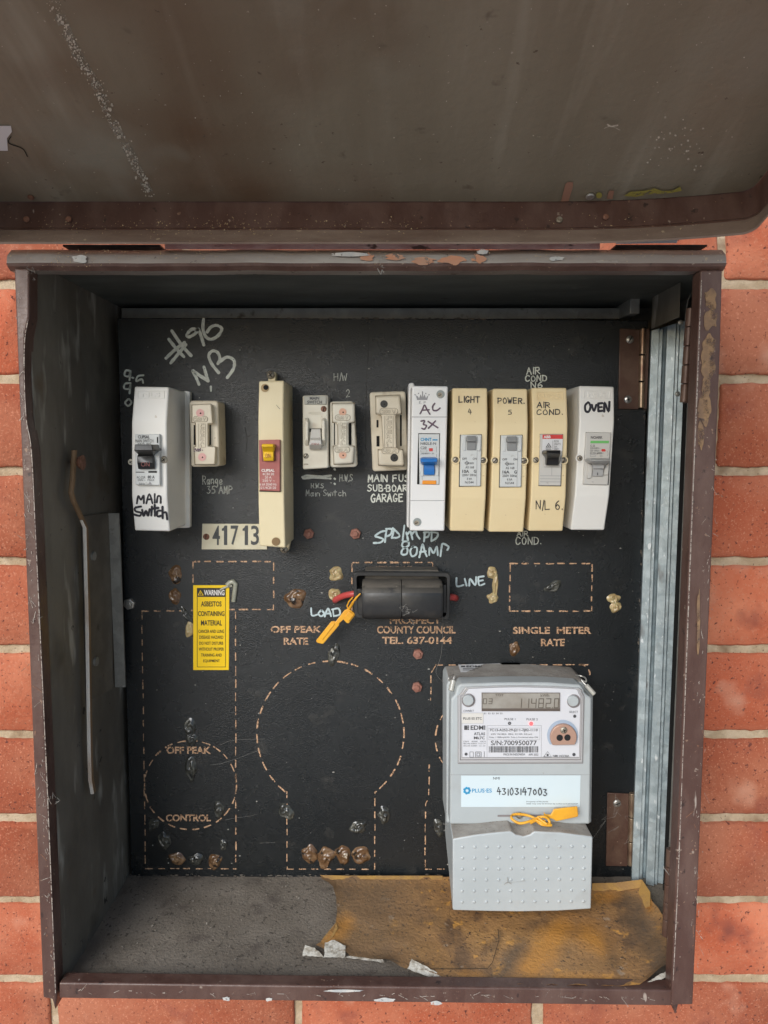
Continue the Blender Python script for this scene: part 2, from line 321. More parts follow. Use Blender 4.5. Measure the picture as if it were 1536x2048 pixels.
FONT = {
 'A': [(l_, [(0, 1), (.5, 0), (1, 1)]), (l_, [(.2, .62), (.8, .62)])],
 'B': [(l_, [(.05, 0), (.05, 1)]), (c_, [(.05, 0), (.7, .05), (.75, .4), (.1, .48), (.85, .6), (.8, .95), (.05, 1)])],
 'C': [(c_, [(.95, .15), (.5, 0), (.08, .4), (.2, .9), (.6, 1), (.98, .82)])],
 'D': [(l_, [(.08, 0), (.08, 1)]), (c_, [(.0, .02), (.7, .1), (.95, .5), (.65, .95), (.0, 1)])],
 'E': [(l_, [(.9, .02), (.1, 0), (.1, 1), (.92, .98)]), (l_, [(.1, .5), (.75, .48)])],
 'F': [(l_, [(.9, .0), (.1, 0.02), (.1, 1)]), (l_, [(.1, .5), (.75, .48)])],
 'G': [(c_, [(.9, .15), (.5, 0), (.08, .45), (.3, .95), (.8, .95), (.9, .6)]), (l_, [(.55, .58), (1, .56)])],
 'H': [(l_, [(.08, 0), (.08, 1)]), (l_, [(.9, 0), (.9, 1)]), (l_, [(.08, .5), (.9, .48)])],
 'I': [(l_, [(.5, 0), (.45, 1)])],
 'L': [(l_, [(.1, 0), (.1, 1), (.95, .97)])],
 'M': [(l_, [(.05, 1), (.15, 0), (.5, .65), (.85, 0), (.95, 1)])],
 'N': [(l_, [(.08, 1), (.1, 0), (.88, 1), (.92, 0)])],
 'O': [(c_, [(.5, 0), (.08, .4), (.3, .97), (.8, .9), (.92, .4), (.5, 0)])],
 'P': [(l_, [(.1, 1), (.1, 0)]), (c_, [(.02, .03), (.8, .06), (.85, .4), (.1, .55)])],
 'R': [(l_, [(.08, 1), (.1, 0)]), (c_, [(.02, .03), (.8, .06), (.82, .4), (.15, .52)]), (l_, [(.35, .52), (.95, 1)])],
 'S': [(c_, [(.9, .12), (.45, .0), (.12, .25), (.55, .48), (.9, .72), (.5, 1), (.05, .88)])],
 'T': [(l_, [(0, .03), (1, 0)]), (l_, [(.5, 0), (.48, 1)])],
 'U': [(c_, [(.08, 0), (.1, .75), (.5, 1), (.88, .75), (.92, 0)])],
 'W': [(l_, [(0, 0), (.25, 1), (.5, .3), (.75, 1), (1, 0)])],
 'a': [(c_, [(.8, .5), (.4, .45), (.1, .75), (.4, 1), (.8, .6)]), (l_, [(.82, .45), (.9, 1)])],
 'n': [(l_, [(.1, .45), (.12, 1)]), (c_, [(.12, .65), (.5, .42), (.85, .6), (.9, 1)])],
 'g': [(c_, [(.8, .5), (.4, .45), (.1, .7), (.4, .95), (.8, .6)]), (c_, [(.82, .45), (.85, 1.1), (.5, 1.35), (.1, 1.2)])],
 'e': [(c_, [(.15, .72), (.85, .68), (.6, .42), (.15, .6), (.3, .97), (.9, .9)])],
 'i': [(l_, [(.5, .45), (.5, 1)])],
 'w': [(l_, [(0, .45), (.25, 1), (.5, .6), (.75, 1), (1, .45)])],
 't': [(l_, [(.4, .05), (.45, 1)]), (l_, [(.05, .3), (.9, .25)])],
 'c': [(c_, [(.85, .5), (.4, .45), (.12, .75), (.45, 1), (.9, .9)])],
 'h': [(l_, [(.1, 0), (.12, 1)]), (c_, [(.12, .65), (.5, .45), (.8, .6), (1, 1.05)])],
 '.': [(l_, [(.4, .92), (.55, 1)])], '-': [(l_, [(0, .5), (1, .48)])], '/': [(l_, [(.95, -.1), (.1, 1.1)])],
 '0': [(c_, [(.5, 0), (.1, .45), (.4, 1), (.9, .6), (.55, 0)])], '1': [(l_, [(.5, 0), (.5, 1)])],
 '2': [(c_, [(.1, .2), (.5, 0), (.85, .3), (.1, 1)]), (l_, [(.1, 1), (.95, .95)])],
 '3': [(c_, [(.1, .08), (.8, .1), (.4, .45), (.9, .7), (.5, 1), (.05, .9)])],
 '4': [(l_, [(.45, 0), (.05, .62), (.95, .58)]), (l_, [(.7, .2), (.68, 1)])],
 '5': [(l_, [(.9, 0), (.25, .03), (.15, .42)]), (c_, [(.15, .42), (.8, .5), (.8, .9), (.1, .98)])],
 '6': [(c_, [(.8, 0), (.2, .4), (.2, .9), (.7, 1), (.9, .7), (.5, .5), (.18, .7)])],
 '7': [(l_, [(.05, .05), (.9, 0), (.4, 1)])],
}
def build(name, mb, parent=None, bevel=0, seg=2, smooth=40, recalc=True, loc=None, label=None, kind=None, weighted=False):
    if recalc: bmesh.ops.recalc_face_normals(mb.bm, faces=mb.bm.faces)
    base = ROOT[parent.name] if parent else (loc or Vector((0, 0, 0)))
    bmesh.ops.translate(mb.bm, verts=mb.bm.verts, vec=-base)
    me = bpy.data.meshes.new(name); mb.bm.to_mesh(me); mb.bm.free()
    for m in mb.mats: me.materials.append(m)
    for p in me.polygons: p.use_smooth = True
    me.set_sharp_from_angle(angle=rad(smooth))
    o = bpy.data.objects.new(name, me); SC.collection.objects.link(o)
    if parent: o.parent = parent
    else: o.location = base
    ROOT[o.name] = base
    if bevel:
        b = o.modifiers.new('bevel', 'BEVEL'); b.width = bevel; b.segments = seg; b.limit_method = 'ANGLE'; b.angle_limit = rad(38)
    if label: o['label'] = label
    if kind: o['kind'] = kind
    return o
def tag(o, label, cat, group=None):
    o['label'] = label; o['category'] = cat
    if group: o['group'] = group
    return o
def thing(name, label, cat, loc, group=None):
    o = bpy.data.objects.new(name, None); SC.collection.objects.link(o); o.location = loc; o.empty_display_size = .02
    ROOT[o.name] = Vector(loc); return tag(o, label, cat, group)
def conv(o, k, pts): return [(o[0] + x / k, o[1] + y / k) for x, y in pts]
def blobpoly(cx, cy, rx, ry, seed, n=26, amp=.3):
    return [(cx + rx * (1 + amp * noise.noise(Vector((math.cos(a) * 1.4, math.sin(a) * 1.4, seed * 3.3)))) * math.cos(a),
             cy + ry * (1 + amp * noise.noise(Vector((math.cos(a) * 1.4 + 9, math.sin(a) * 1.4, seed * 3.3)))) * math.sin(a)) for a in [2 * math.pi * i / n for i in range(n)]]
def rrect(x0, y0, x1, y1, r, n=5):
    out = []
    for cx, cy, a0 in ((x1 - r, y0 + r, -90), (x1 - r, y1 - r, 0), (x0 + r, y1 - r, 90), (x0 + r, y0 + r, 180)):
        for k in range(n + 1):
            a = rad(a0 + 90 * k / n); out.append((cx + r * math.cos(a), cy + r * math.sin(a)))
    return out
def quadround(tl, tr, br, bl, r, n=4):
    c = [Vector(tl), Vector(tr), Vector(br), Vector(bl)]; out = []
    for i in range(4):
        p, a, b = c[i], c[i - 1], c[(i + 1) % 4]; da = (a - p).normalized() * r; db = (b - p).normalized() * r
        for k in range(n + 1):
            t = k / n; out.append(tuple((p + da) * (1 - t) ** 2 + p * 2 * t * (1 - t) + (p + db) * t * t))
    return out

# ------------------------------------------------------------------ ground (only its bounce light is seen) and the brick wall
g = MB(M['ground']); g.face([Vector((-60, -60, 0)), Vector((60, -60, 0)), Vector((60, 30, 0)), Vector((-60, 30, 0))])
build('ground', g, kind='structure')

WY = -.03; rng = random.Random(5)
BX0 = -.265
bw = MB(M['brick']); LN, CH, MJ = .246, .086, .0082
def rbox(mb, x0, x1, z0, z1, y0, y1, r):
    front = []; mid = []; back = []
    pts = rrect(x0, -z1, x1, -z0, .004, 2); ins = rrect(x0 + r, -z1 + r, x1 - r, -z0 - r, .004, 2)
    w = lambda q, y, a: [Vector((x + a * (noise.noise(Vector((x * 60, z * 60, 3.1))) + .7 * noise.noise(Vector((x * 210, z * 210, 5.1)))), y, -z + a * (noise.noise(Vector((x * 60, z * 60, 8.1))) + .7 * noise.noise(Vector((x * 210, z * 210, 1.1)))))) for x, z in q]
    def dens(q, m=5):
        o = []
        for i, a in enumerate(q):
            b = q[(i + 1) % len(q)]
            k = max(1, int(math.hypot(a[0] - b[0], a[1] - b[1]) / .005))
            o += [(a[0] + (b[0] - a[0]) * t / k, a[1] + (b[1] - a[1]) * t / k) for t in range(k)]
        return o
    dp = dens(pts); cx, cz = (x0 + x1) / 2, -(z0 + z1) / 2
    di = [(x + (r if x < x0 + .02 else -r if x > x1 - .02 else 0), z + (r if z < -z1 + .02 else -r if z > -z0 - .02 else 0)) for x, z in dp]
    mb.loft([w(di, y0, .0009), w(dp, y0 + r, .0012), w(dp, y1, .0012)], True, False)
for k in range(-6, 17):
    zc = CZ + .017 - .086 * k; off = 0 if k % 2 == 0 else LN / 2
    for i in range(-5, 6):
        xc = .0622 + .123 + LN * i + off + (.0 if k % 2 == 0 else -.028)
        j = rng.uniform(-.0012, .0012)
        x0, x1 = xc - LN / 2 + MJ / 2 + rng.uniform(-.002, .002), xc + LN / 2 - MJ / 2 + rng.uniform(-.002, .002)
        z0, z1 = zc - CH / 2 + MJ / 2, zc + CH / 2 - MJ / 2
        # the masonry opening behind the box
        hx0, hx1, hz0, hz1 = -.2715, .2945, CZ - .462, CZ + .1455
        if x1 > hx0 and x0 < hx1 and z1 > hz0 and z0 < hz1:
            if x0 < hx0: x1 = hx0
            elif x1 > hx1: x0 = hx1
            elif z1 > hz1 + .012: z0 = hz1
            elif z0 < hz0 - .012: z1 = hz0
            else: continue
            if x1 - x0 < .02: continue
        rbox(bw, x0, x1, z0, z1, WY + j, WY + .05, .0022)
w_ = thing('brick_wall', 'red brick wall with sandy mortar joints behind the meter box', 'wall', (0, WY, 0))
build('brickwork', bw, w_, smooth=50)
mo = MB(M['mortar']); a, b = (-1.4, 1.4), (.3, 2.4)
yM = WY + .0035
for (x0, x1, z0, z1) in ((-1.4, -.2705, .2, 2.5), (.2935, 1.4, .2, 2.5), (-.2705, .2935, CZ + .1435, 2.5), (-.2705, .2935, .2, CZ - .459)):
    nx, nz = max(2, int((x1 - x0) / .012)), max(2, int((z1 - z0) / .012))
    rows = [[Vector((x0 + (x1 - x0) * i / nx, yM + .0016 * noise.noise(Vector((x0 + (x1 - x0) * i / nx, 0, z0 + (z1 - z0) * j / nz)) * 45), z0 + (z1 - z0) * j / nz)) for i in range(nx + 1)] for j in range(nz + 1)]
    mo.loft(rows, False, False, False)
build('mortar', mo, w_, recalc=False)

# ------------------------------------------------------------------ meter box
ZF, ZC, XL, XR, YF, YB = CZ - .4501, CZ + .1375, -.2672, .290, -.16, .04
xr = lambda y: .2475 if y < -.148 else min(XR, .2475 + (y + .148) * .36)
mbx = thing('meter_box', 'brown enamelled steel meter box with its lid propped open above', 'meter box', (0, -.06, ZF))
def part(name, mb, parent, **k): return build(name, mb, parent, **k)
t = MB(M['galv_dark']); t.box(XL - .0015, XL, -.150, YB, ZF - .006, ZC); part('side_panel', t, mbx)
t = MB(M['galv_dark']); ys = (-.150, -.148, -.03, YB); t.loft([[Vector((xr(y), y, ZC)), Vector((xr(y) + .0015, y, ZC)), Vector((xr(y) + .0015, y, ZF - .006)), Vector((xr(y), y, ZF - .006))] for y in ys]); part('side_panel', t, mbx)
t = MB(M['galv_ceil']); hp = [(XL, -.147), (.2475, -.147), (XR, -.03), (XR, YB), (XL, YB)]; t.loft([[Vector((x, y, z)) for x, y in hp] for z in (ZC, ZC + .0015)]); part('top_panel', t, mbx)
t = MB(M['galv_dark']); t.box(XL, XR, YB, YB + .0015, ZF, ZC); part('back_panel', t, mbx)
t = MB(M['dust']); nx, ny = 60, 24
t.loft([[Vector((XL + (xr(-.147 + (YB + .147) * j / ny) - XL) * i / nx, -.147 + (YB + .147) * j / ny, ZF + .0012 * noise.noise(Vector((i * .31, j * .31, 4.))) + .0008 * noise.noise(Vector((i * .9, j * .9, 2.))))) for i in range(nx + 1)] for j in range(ny + 1)], False, False, False)
t.loft([[Vector((x, y, z)) for x, y in hp] for z in (ZF - .006, ZF - .003)]); part('base_panel', t, mbx)
# frame rails
def rail(pts, m, Y0=-.16, Y1=-.146, bev=.0013, lab=None):
    t = MB(m); t.pprism(pts, Y0, Y1); return part('frame_rail', t, mbx, bevel=bev, seg=3, label=lab)
rt = MB(M['brown_dusty'], mat('sky_sheen_enamel_band', (.29, .255, .235), (.42, .40, .375), vs=26, st=(.3, 1, 1), rough=.2, rvar=.08, spec=1, bump=.25, bs=160, specks=[((.42, .35, .26), 260, .66, .04), ((.06, .045, .04), 120, .68, .04)]), M['brown'])  # the band's pale colour paints in sky reflection on top of chalky enamel
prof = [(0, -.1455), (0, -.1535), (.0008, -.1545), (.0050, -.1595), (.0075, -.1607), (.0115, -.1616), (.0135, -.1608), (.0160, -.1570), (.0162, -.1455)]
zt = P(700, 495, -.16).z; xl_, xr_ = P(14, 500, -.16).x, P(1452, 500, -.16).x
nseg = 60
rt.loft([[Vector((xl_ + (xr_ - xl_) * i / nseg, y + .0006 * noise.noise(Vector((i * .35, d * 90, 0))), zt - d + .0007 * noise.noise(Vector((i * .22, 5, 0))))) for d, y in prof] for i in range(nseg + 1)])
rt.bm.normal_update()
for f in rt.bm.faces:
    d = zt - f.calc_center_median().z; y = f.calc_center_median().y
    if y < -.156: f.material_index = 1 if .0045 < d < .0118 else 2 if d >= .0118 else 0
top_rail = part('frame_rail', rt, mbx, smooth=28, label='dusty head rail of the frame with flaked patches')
rail([(28, 536), (58, 538), (58, 633), (50, 672), (49, 747), (54, 838), (64, 900), (72, 1055), (113, 1995), (110, 2022), (104, 1999), (86, 1996)], M['brown'])
rail([(1401, 540), (1445, 540), (1441, 700), (1386, 2010), (1357, 2010), (1352, 2031), (1343, 2008), (1344, 1960)], M['brown'])
rail([(118, 1966), (600, 1972), (1000, 1976), (1346, 1981), (1346, 2012), (700, 2004), (118, 1997)], M['brown'], Y0=-.1585)
# wear on the rails
RS = Flat(-.1618)
def patches(m, lst, S_, lab, amp, off=.0005):
    for i, (x, y, rx, ry) in enumerate(lst):
        rw = MB(M[m]); rw.poly(blobpoly(x, y, rx, ry, i + len(m), amp=amp), S_, off + i * .0001); part('bare_patch', rw, mbx, recalc=False, label=lab)
patches('primer', [(735, 516, 14, 8), (790, 515, 20, 6), (850, 522, 24, 7), (905, 521, 26, 9), (955, 518, 14, 9)], RS, 'orange primer showing through the chipped head rail', .9)
patches('chip', [(161, 519, 16, 8), (1112, 518, 16, 5), (965, 505, 12, 5), (700, 510, 40, 4)], RS, 'grey chip where the head rail enamel has flaked off', .5, .001)
patches('chip', [(453, 1997, 8, 4), (538, 1998, 7, 4), (770, 1999, 22, 4), (872, 2005, 12, 4), (690, 1980, 40, 2.5)], Flat(-.1585), 'grey chip in the sill rail enamel', .5)
patches('bare', [(1421, 600, 13, 22), (1420, 640, 15, 24), (1418, 690, 14, 18), (1415, 727, 15, 34), (1412, 775, 9, 22), (1408, 818, 13, 34), (1400, 870, 6, 30), (1396, 1240, 4, 70)], Flat(-.16), 'ochre worn patch on the hinge rail', .55)
rg = random.Random(21)
def scratches(seg, n, S_, w=1.0, col='scuff_line'):
    t = MB(M[col])
    for i in range(n):
        a, b, wd = rg.choice(seg); k = rg.random(); x = a[0] + (b[0] - a[0]) * k + rg.uniform(-wd, wd); y = a[1] + (b[1] - a[1]) * k + rg.uniform(-wd, wd) * .3
        an = rg.gauss(1.5, .5) if abs(b[1] - a[1]) > abs(b[0] - a[0]) else rg.gauss(.1, .5); L_ = rg.choice((3, 5, 8, 14, 26)) * rg.uniform(.5, 1)
        t.stroke([(x, y), (x + L_ * .5 * math.cos(an) + rg.uniform(-1, 1), y + L_ * .5 * math.sin(an)), (x + L_ * math.cos(an), y + L_ * math.sin(an))], rg.uniform(.5, 1.3) * w, S_, .0003 + i * .000004, True, .6)
    part('scratches', t, mbx, recalc=False)
M['scuff_line'] = mat('pale_scratch', (.30, .245, .21), (.42, .37, .32), vs=200, rough=.8, hole=(500, .40, .1))
M['rust_line'] = mat('rust_scratch', (.20, .095, .06), (.28, .15, .10), vs=200, rough=.85, hole=(500, .36, .1))
scratches([((36, 570), (66, 1200), 9), ((76, 1200), (98, 1960), 9), ((80, 1500), (92, 1700), 8)], 90, Flat(-.16)); scratches([((1424, 900), (1385, 1950), 12)], 60, Flat(-.16)); scratches([((150, 1982), (1330, 1996), 9)], 70, Flat(-.1585)); scratches([((40, 1000), (98, 1960), 12), ((1424, 900), (1385, 1950), 12)], 30, Flat(-.16), 1.6, 'rust_line')
t = MB(M['scuff_line'])
t.stroke([(56.5, 640), (50, 680), (48.8, 747), (53, 838), (63, 900), (71, 1055), (80, 1250), (96, 1600), (111.5, 1985)], 1.5, Flat(-.16), .0005, True, .8); t.stroke([(1402.5, 560), (1393, 800), (1377, 1200), (1358, 1700), (1346, 1960)], 1.7, Flat(-.16), .0005, True, .8)
part('worn_edge', t, mbx, recalc=False)
# strip and gusset above the panel
t = MB(M['galv_side']); a = P(245, 617, .03); b = P(1240, 619, .03)
t.box(a.x, b.x, .026, .0385, P(700, 640, .03).z, a.z); t.box(P(1243, 610, .02).x, P(1262, 610, .02).x, -.005, .0385, P(700, 640, .03).z, P(1250, 600, .02).z)
part('panel_support', t, mbx, bevel=.0008)
# left bracket that carries the panel
br = MB(mat('bracket_plate', (.12, .105, .085), (.165, .147, .12), vs=40, rough=.6, metal=.2, specks=[((.08, .065, .05), 60, .64, .1)]), M['galv_side'])
SW = Plane(Vector((XL + .002, 0, 0)), Vector((1, 0, 0)))
br.hexa([SW.hit(x, y) for x, y in ((166, 1032), (219, 1026), (227, 1377), (176, 1402))], [SW.hit(x, y, -.0015) for x, y in ((166, 1032), (219, 1026), (227, 1377), (176, 1402))])
yb = SW.hit(220, 1100).y
br.use(1); zt_, zb_ = SW.hit(219, 1026).z, SW.hit(227, 1377).z
br.box(XL + .0022, P(245, 1200, yb).x, yb - .001, yb + .001, zb_, zt_)
bo = part('mounting_bracket', br, mbx)
for x, y in ((185, 1112), (190, 1323)):
    r_ = MB(M['galv_side']); c = SW.hit(x, y); r_.cyl(c, .0042, 0, .002, 16, r1=.0042, ax=(1, 0, 0)); part('rivet', r_, bo)
# ribbed galvanised channel on the hinge side
XH = .2585
def xline(px_top, py_top, Y): return P(px_top, py_top, Y).x
chan = MB(M['galv'])
profc = [(1299, .012), (1300, -.004), (1302, -.0105), (1317, -.0125), (1320, -.0045), (1330, -.0035), (1333, -.0135), (1350, -.0165), (1354, -.0105), (1371, -.0135), (1373, -.0165), (1375, -.0135)]
ztop, zbot = P(1330, 632, -.02).z, ZF + .001
zt2 = lambda Y: CZ + (P(1330, 640, Y).z - CZ)
ring = []
for f in (0, 1):
    ring.append([])
    for px, Y in profc:
        x = P(px, 700, Y).x
        ring[f].append(Vector((x, Y, (P(px, 664 - (px - 1293) * .30, Y).z if f == 0 else zbot))))
chan.loft(ring, False, False, False)
chan.loft([[v + Vector((.004, .002, 0)) for v in r] for r in ring], False, False, False)
co = part('hinge_channel', chan, mbx, smooth=25)
cp = MB(M['galv_dark']); cp.box(P(1300, 640, -.01).x + .001, .2535, -.075, -.012, P(1380, 652, -.03).z, ZC)      # dark gusset above the channel
part('corner_gusset', cp, mbx, bevel=.001)
st_ = MB(M['galv_side'], M['void'])
for f_, (xa_, xb_, Y_) in ((1, (1366, 1379, -.022)), (0, (1375, 1388, -.100))):
    st_.use(f_); q = [P(xa_, 820, Y_), P(xb_, 820, Y_)]; zt_s = P(1375, 640, Y_).z
    st_.box(q[0].x, q[1].x, Y_, Y_ + .0012, ZF, zt_s)
part('edge_strip', st_, mbx)
SCH = Flat(-.062)
for x, y in ((1361, 645), (1355, 788), (1317, 1830)):
    r_ = MB(M['galv_side']); r_.dome(P(x, y, -.064), .0024, .0012, 14, 3); part('rivet', r_, co)
# door hinges on the hinge rail
def knuckle(px0, py0, px1, py1, r, segs, Y, lab=None):
    k = MB(M['brass']); a, b = P(px0, py0, Y), P(px1, py1, Y)
    for i in range(segs):
        p0 = a.lerp(b, i / segs); p1 = a.lerp(b, (i + .97) / segs); k.tube([p0, p1], r * (1 if i % 2 else .96), 16)
    k.box(b.x, b.x + .012, Y + .001, Y + .003, b.z, a.z)
    return part('hinge', k, mbx, bevel=.0004, label=lab)
knuckle(1381, 617, 1368, 806, .0034, 5, -.118, 'brown barrel hinge high on the frame')
knuckle(1341, 1698, 1332, 1872, .0036, 5, -.118, 'rusted barrel hinge low on the frame')
# the lid: a shallow pan on the top edge of the box
EL = rad(18); ld = Vector((0, -math.cos(EL), math.sin(EL))); fd = Vector((0, -math.sin(EL), -math.cos(EL)))
B0 = P(768, 405, -.150); Lf = .02
while proj(B0 + fd * Lf + ld * .009)[1] < 482.5: Lf += .0003
LX0, LX1, LLEN, LR = -.315, .2735, .60, .009
def bend(p):
    p.z += .34 * max(0, p.x - .12) ** 2; return p
class Bent(Plane):
    def hit(s, px, py, off=0.0): return bend(Plane.hit(s, px, py, off))
def lidring(inset, depth):
    q = rrect(LX0 + inset, inset, LX1 - inset, LLEN - inset, LR, 10); k = len(q) - 1
    q = q[:k + 1] + [(q[k][0] + (q[0][0] - q[k][0]) * i / 20, q[k][1] + (q[0][1] - q[k][1]) * i / 20) for i in range(1, 20)]
    return [bend(B0 + Vector((x, 0, 0)) + ld * s + fd * depth) for x, s in q]
lo = thing if False else None
lp = MB(M['lid']); lp.loft([lidring(.001, -.0015), lidring(.001, 0)]); lid = part('lid', lp, mbx, smooth=30, label='lid seen from below, its inner face streaked with grime')
LIDP = Bent(B0, fd)
fl = MB(M['brown'], mat('dusty_lip', (.17, .115, .09), (.27, .205, .165), vs=30, st=(.3, 1, 1), rough=.6, bump=.4, bs=260, specks=[((.42, .34, .24), 240, .66, .04)]))
fl.loft([lidring(0, -.001), lidring(0, Lf * .55), lidring(.0016, Lf * .60), lidring(.0016, Lf * .63)], False, False)
fl.use(1).loft([lidring(.0016, Lf * .63), lidring(.0030, Lf * .655), lidring(.009, Lf), lidring(.0095, Lf + .0008), lidring(.0085, Lf + .0018)], False, False)
fl.use(0).loft([lidring(.0085, Lf + .0018), lidring(.0, Lf * .66), lidring(-.0015, Lf * .55), lidring(-.0015, -.003)], False, False)
bmesh.ops.remove_doubles(fl.bm, verts=fl.bm.verts, dist=.00001)
flange = part('flange', fl, lid, smooth=22)
FLG = Bent(B0 + ld * .0004, ld)
for x, y, r, m in ((138, 440, 5, 'rust'), (1118, 441, 5.5, 'screwold'), (1211, 437, 5, 'rust'), (54, 440, 5, 'rust'), (1180, 392, 7, 'zinc'), (62, 393, 5, 'rust')):
    q = MB(M[m]); S_ = FLG if y > 405 else LIDP; c = S_.hit(x, y); q.cyl(c, .0022 * r / 5, 0, .0018, 16, r1=.0024 * r / 5, ax=S_.n); q.use(0)
    part('rivet', q, lid, bevel=.0006)
sc_ = MB(M['scuff'])
rg = random.Random(3)
TR = [(104, -10), (120, 31), (138, 73), (161, 120), (195, 172), (224, 240), (260, 307), (302, 392)]
def trail(y):
    for (a, b), (c, d_) in zip(TR, TR[1:]):
        if y <= d_: return a + (c - a) * (y - b) / (d_ - b)
    return TR[-1][0]
for i in range(420):
    y = rg.uniform(0, 392); x = trail(y) + rg.gauss(0, 7.5 - y * .006); r = rg.choice((.6, .8, 1.0, 1.3, 2.0)) * rg.uniform(.8, 1.2)
    sc_.poly(blobpoly(x, y, r, r * rg.uniform(.8, 1.8), i, 8, .5), LIDP, .0004 + (i % 7) * .00005)
for i in range(40):
    x, y = rg.gauss(1345, 32), rg.gauss(300, 30); r = rg.uniform(.8, 2.4); sc_.poly(blobpoly(x, y, r, r, i + 200, 8, .5), LIDP, .0004)
for i in range(70):
    x, y = rg.uniform(0, 1500), rg.uniform(0, 390); r = rg.uniform(.5, 1.5); sc_.poly(blobpoly(x, y, r, r, i + 300, 7, .5), LIDP, .0004)
sc_.stroke([(1215, 248), (1222, 252), (1235, 250)], 3, LIDP, .0006); sc_.stroke([(1208, 256), (1222, 252), (1240, 260)], 1.2, LIDP, .0005)
sc_.mats = (mat('pale_specks', (.62, .57, .48), (.42, .38, .31), vs=300, rough=.9),)
part('scuff', sc_, lid, recalc=False, label='diagonal trail of pale specks across the lid')
sc_ = MB(mat('grey_smear', (.40, .365, .30), rough=.9, hole=(150, .44, .34)))
sc_.poly([(trail(y) + 12 - y * .008, y) for y in range(-5, 400, 15)] + [(trail(y) - 12 + y * .008, y) for y in range(385, -6, -15)], LIDP, .0002)
part('smear', sc_, lid, recalc=False)
sc_ = MB(M['yel_scuff']); sc_.poly([(1248, 394), (1260, 386), (1290, 385), (1308, 381), (1325, 388), (1345, 388), (1360, 381), (1363, 390), (1340, 393), (1300, 393), (1270, 397)], LIDP, .0004); sc_.disc(1198, 391, 6, LIDP, .0004)
part('paint_smear', sc_, lid, recalc=False)
sc_ = MB(M['primer'])
sc_.poly([(1131, 367), (1136, 363), (1146, 364), (1146, 372), (1137, 402), (1122, 402)], LIDP, .0004); sc_.poly([(1216, 388), (1219, 382), (1228, 383), (1225, 399), (1214, 399)], LIDP, .0004)
sc_.mats = (mat('bare_orange_scratch', (.36, .19, .13), rough=.7),)
part('scratch', sc_, lid, recalc=False)
sc_ = MB(M['sticker_w'], M['void']); sc_.poly([(-6, 250), (22, 250), (24, 262), (14, 275), (16, 300), (-6, 300)], LIDP, .0006)
sc_.use(1).stroke([(22, 272), (18, 285), (45, 296), (55, 312)], 1.8, LIDP, .0005)
part('torn_label', sc_, lid, recalc=False, label='torn white remnant of a label on the lid')
hl = MB(M['blk_soft'], mat('bare_white_metal', (.55, .55, .56), rough=.5), mat('pink_primer_strip', (.50, .25, .22), (.66, .42, .38), vs=60, st=(.5, 1, 1), rough=.75, bump=.6, bs=300, specks=[((.12, .06, .05), 120, .62, .06, (.4, 1, 1)), ((.62, .45, .40), 200, .66, .05)]))
for x0, x1 in ((128, 322), (1230, 1412)):
    a, b = P(x0, 492, -.150), P(x1, 492, -.150); hl.box(a.x, b.x, -.152, -.112, a.z - .0008, a.z + .0004)
a, b = P(1230, 487, -.157), P(1356, 477, -.157)
hl.use(2).hexa([P(330, 480, -.156), P(1200, 480, -.156), P(1200, 499, -.156), P(330, 499, -.156)], [P(330, 480, -.154), P(1200, 480, -.154), P(1200, 499, -.154), P(330, 499, -.154)])
hl.use(1).hexa([P(1230, 480, -.158), P(1356, 473, -.158), P(1354, 486, -.158), P(1232, 488, -.158)], [P(1230, 480, -.156), P(1356, 473, -.156), P(1354, 486, -.156), P(1232, 488, -.156)])
part('hinge_strap', hl, mbx)

# ------------------------------------------------------------------ lid stay on the left wall
sty = thing('lid_stay', 'thin rusty steel stay bar hanging from a bolt on the side of the box', 'stay bar', SW.hit(135, 920))
A_ = [(134, 900, 8), (130, 960, 10), (127, 985, 11), (132, 1002, 12), (150, 1040, 11), (157, 1056, 11), (162, 1250, 12), (166, 1500, 13), (168, 1560, 12), (173, 1588, 8)]
def stayline(off_in, dxpx):
    out = []
    for x, y, w in A_:
        out.append(SW.hit(x + dxpx, y, 0) + Vector((off_in, 0, 0)))
    return out
def ribbon(rows, mb): mb.loft(rows)
sb = MB(M['bar'], M['bar_edge'])
c0 = [SW.hit(x, y) for x, y, w in A_]
rows = []
for p in c0:      # flat strip 3 mm thick standing off the wall, 14 mm broad along y
    rows.append([p + Vector((.0035, 0, 0)), p + Vector((.0068, 0, 0)), p + Vector((.0064, .0055, 0)), p + Vector((.0040, .0055, 0))])
sb.loft(rows)
rows = []
for k, p in enumerate(c0): w_s = .0015 if k > 4 else .0012; rows.append([p + Vector((.0052 - w_s, -.0006, 0)), p + Vector((.0052 + w_s, -.0006, 0)), p + Vector((.0052 + w_s, .0012, 0)), p + Vector((.0052 - w_s, .0012, 0))])
sb.use(1).loft(rows[4:]); sb.use(0).loft(rows[:5]); build('bar', sb, sty, bevel=.0005)
r_ = MB(M['rust']); c = SW.hit(143, 925, .0065); r_.cyl(c, .0065, 0, .003, 18, r1=.005, ax=(1, 0, 0)); r_.cyl(c - Vector((.0065, 0, 0)), .003, 0, .0065, 10, ax=(1, 0, 0)); build('pivot_bolt', r_, sty)

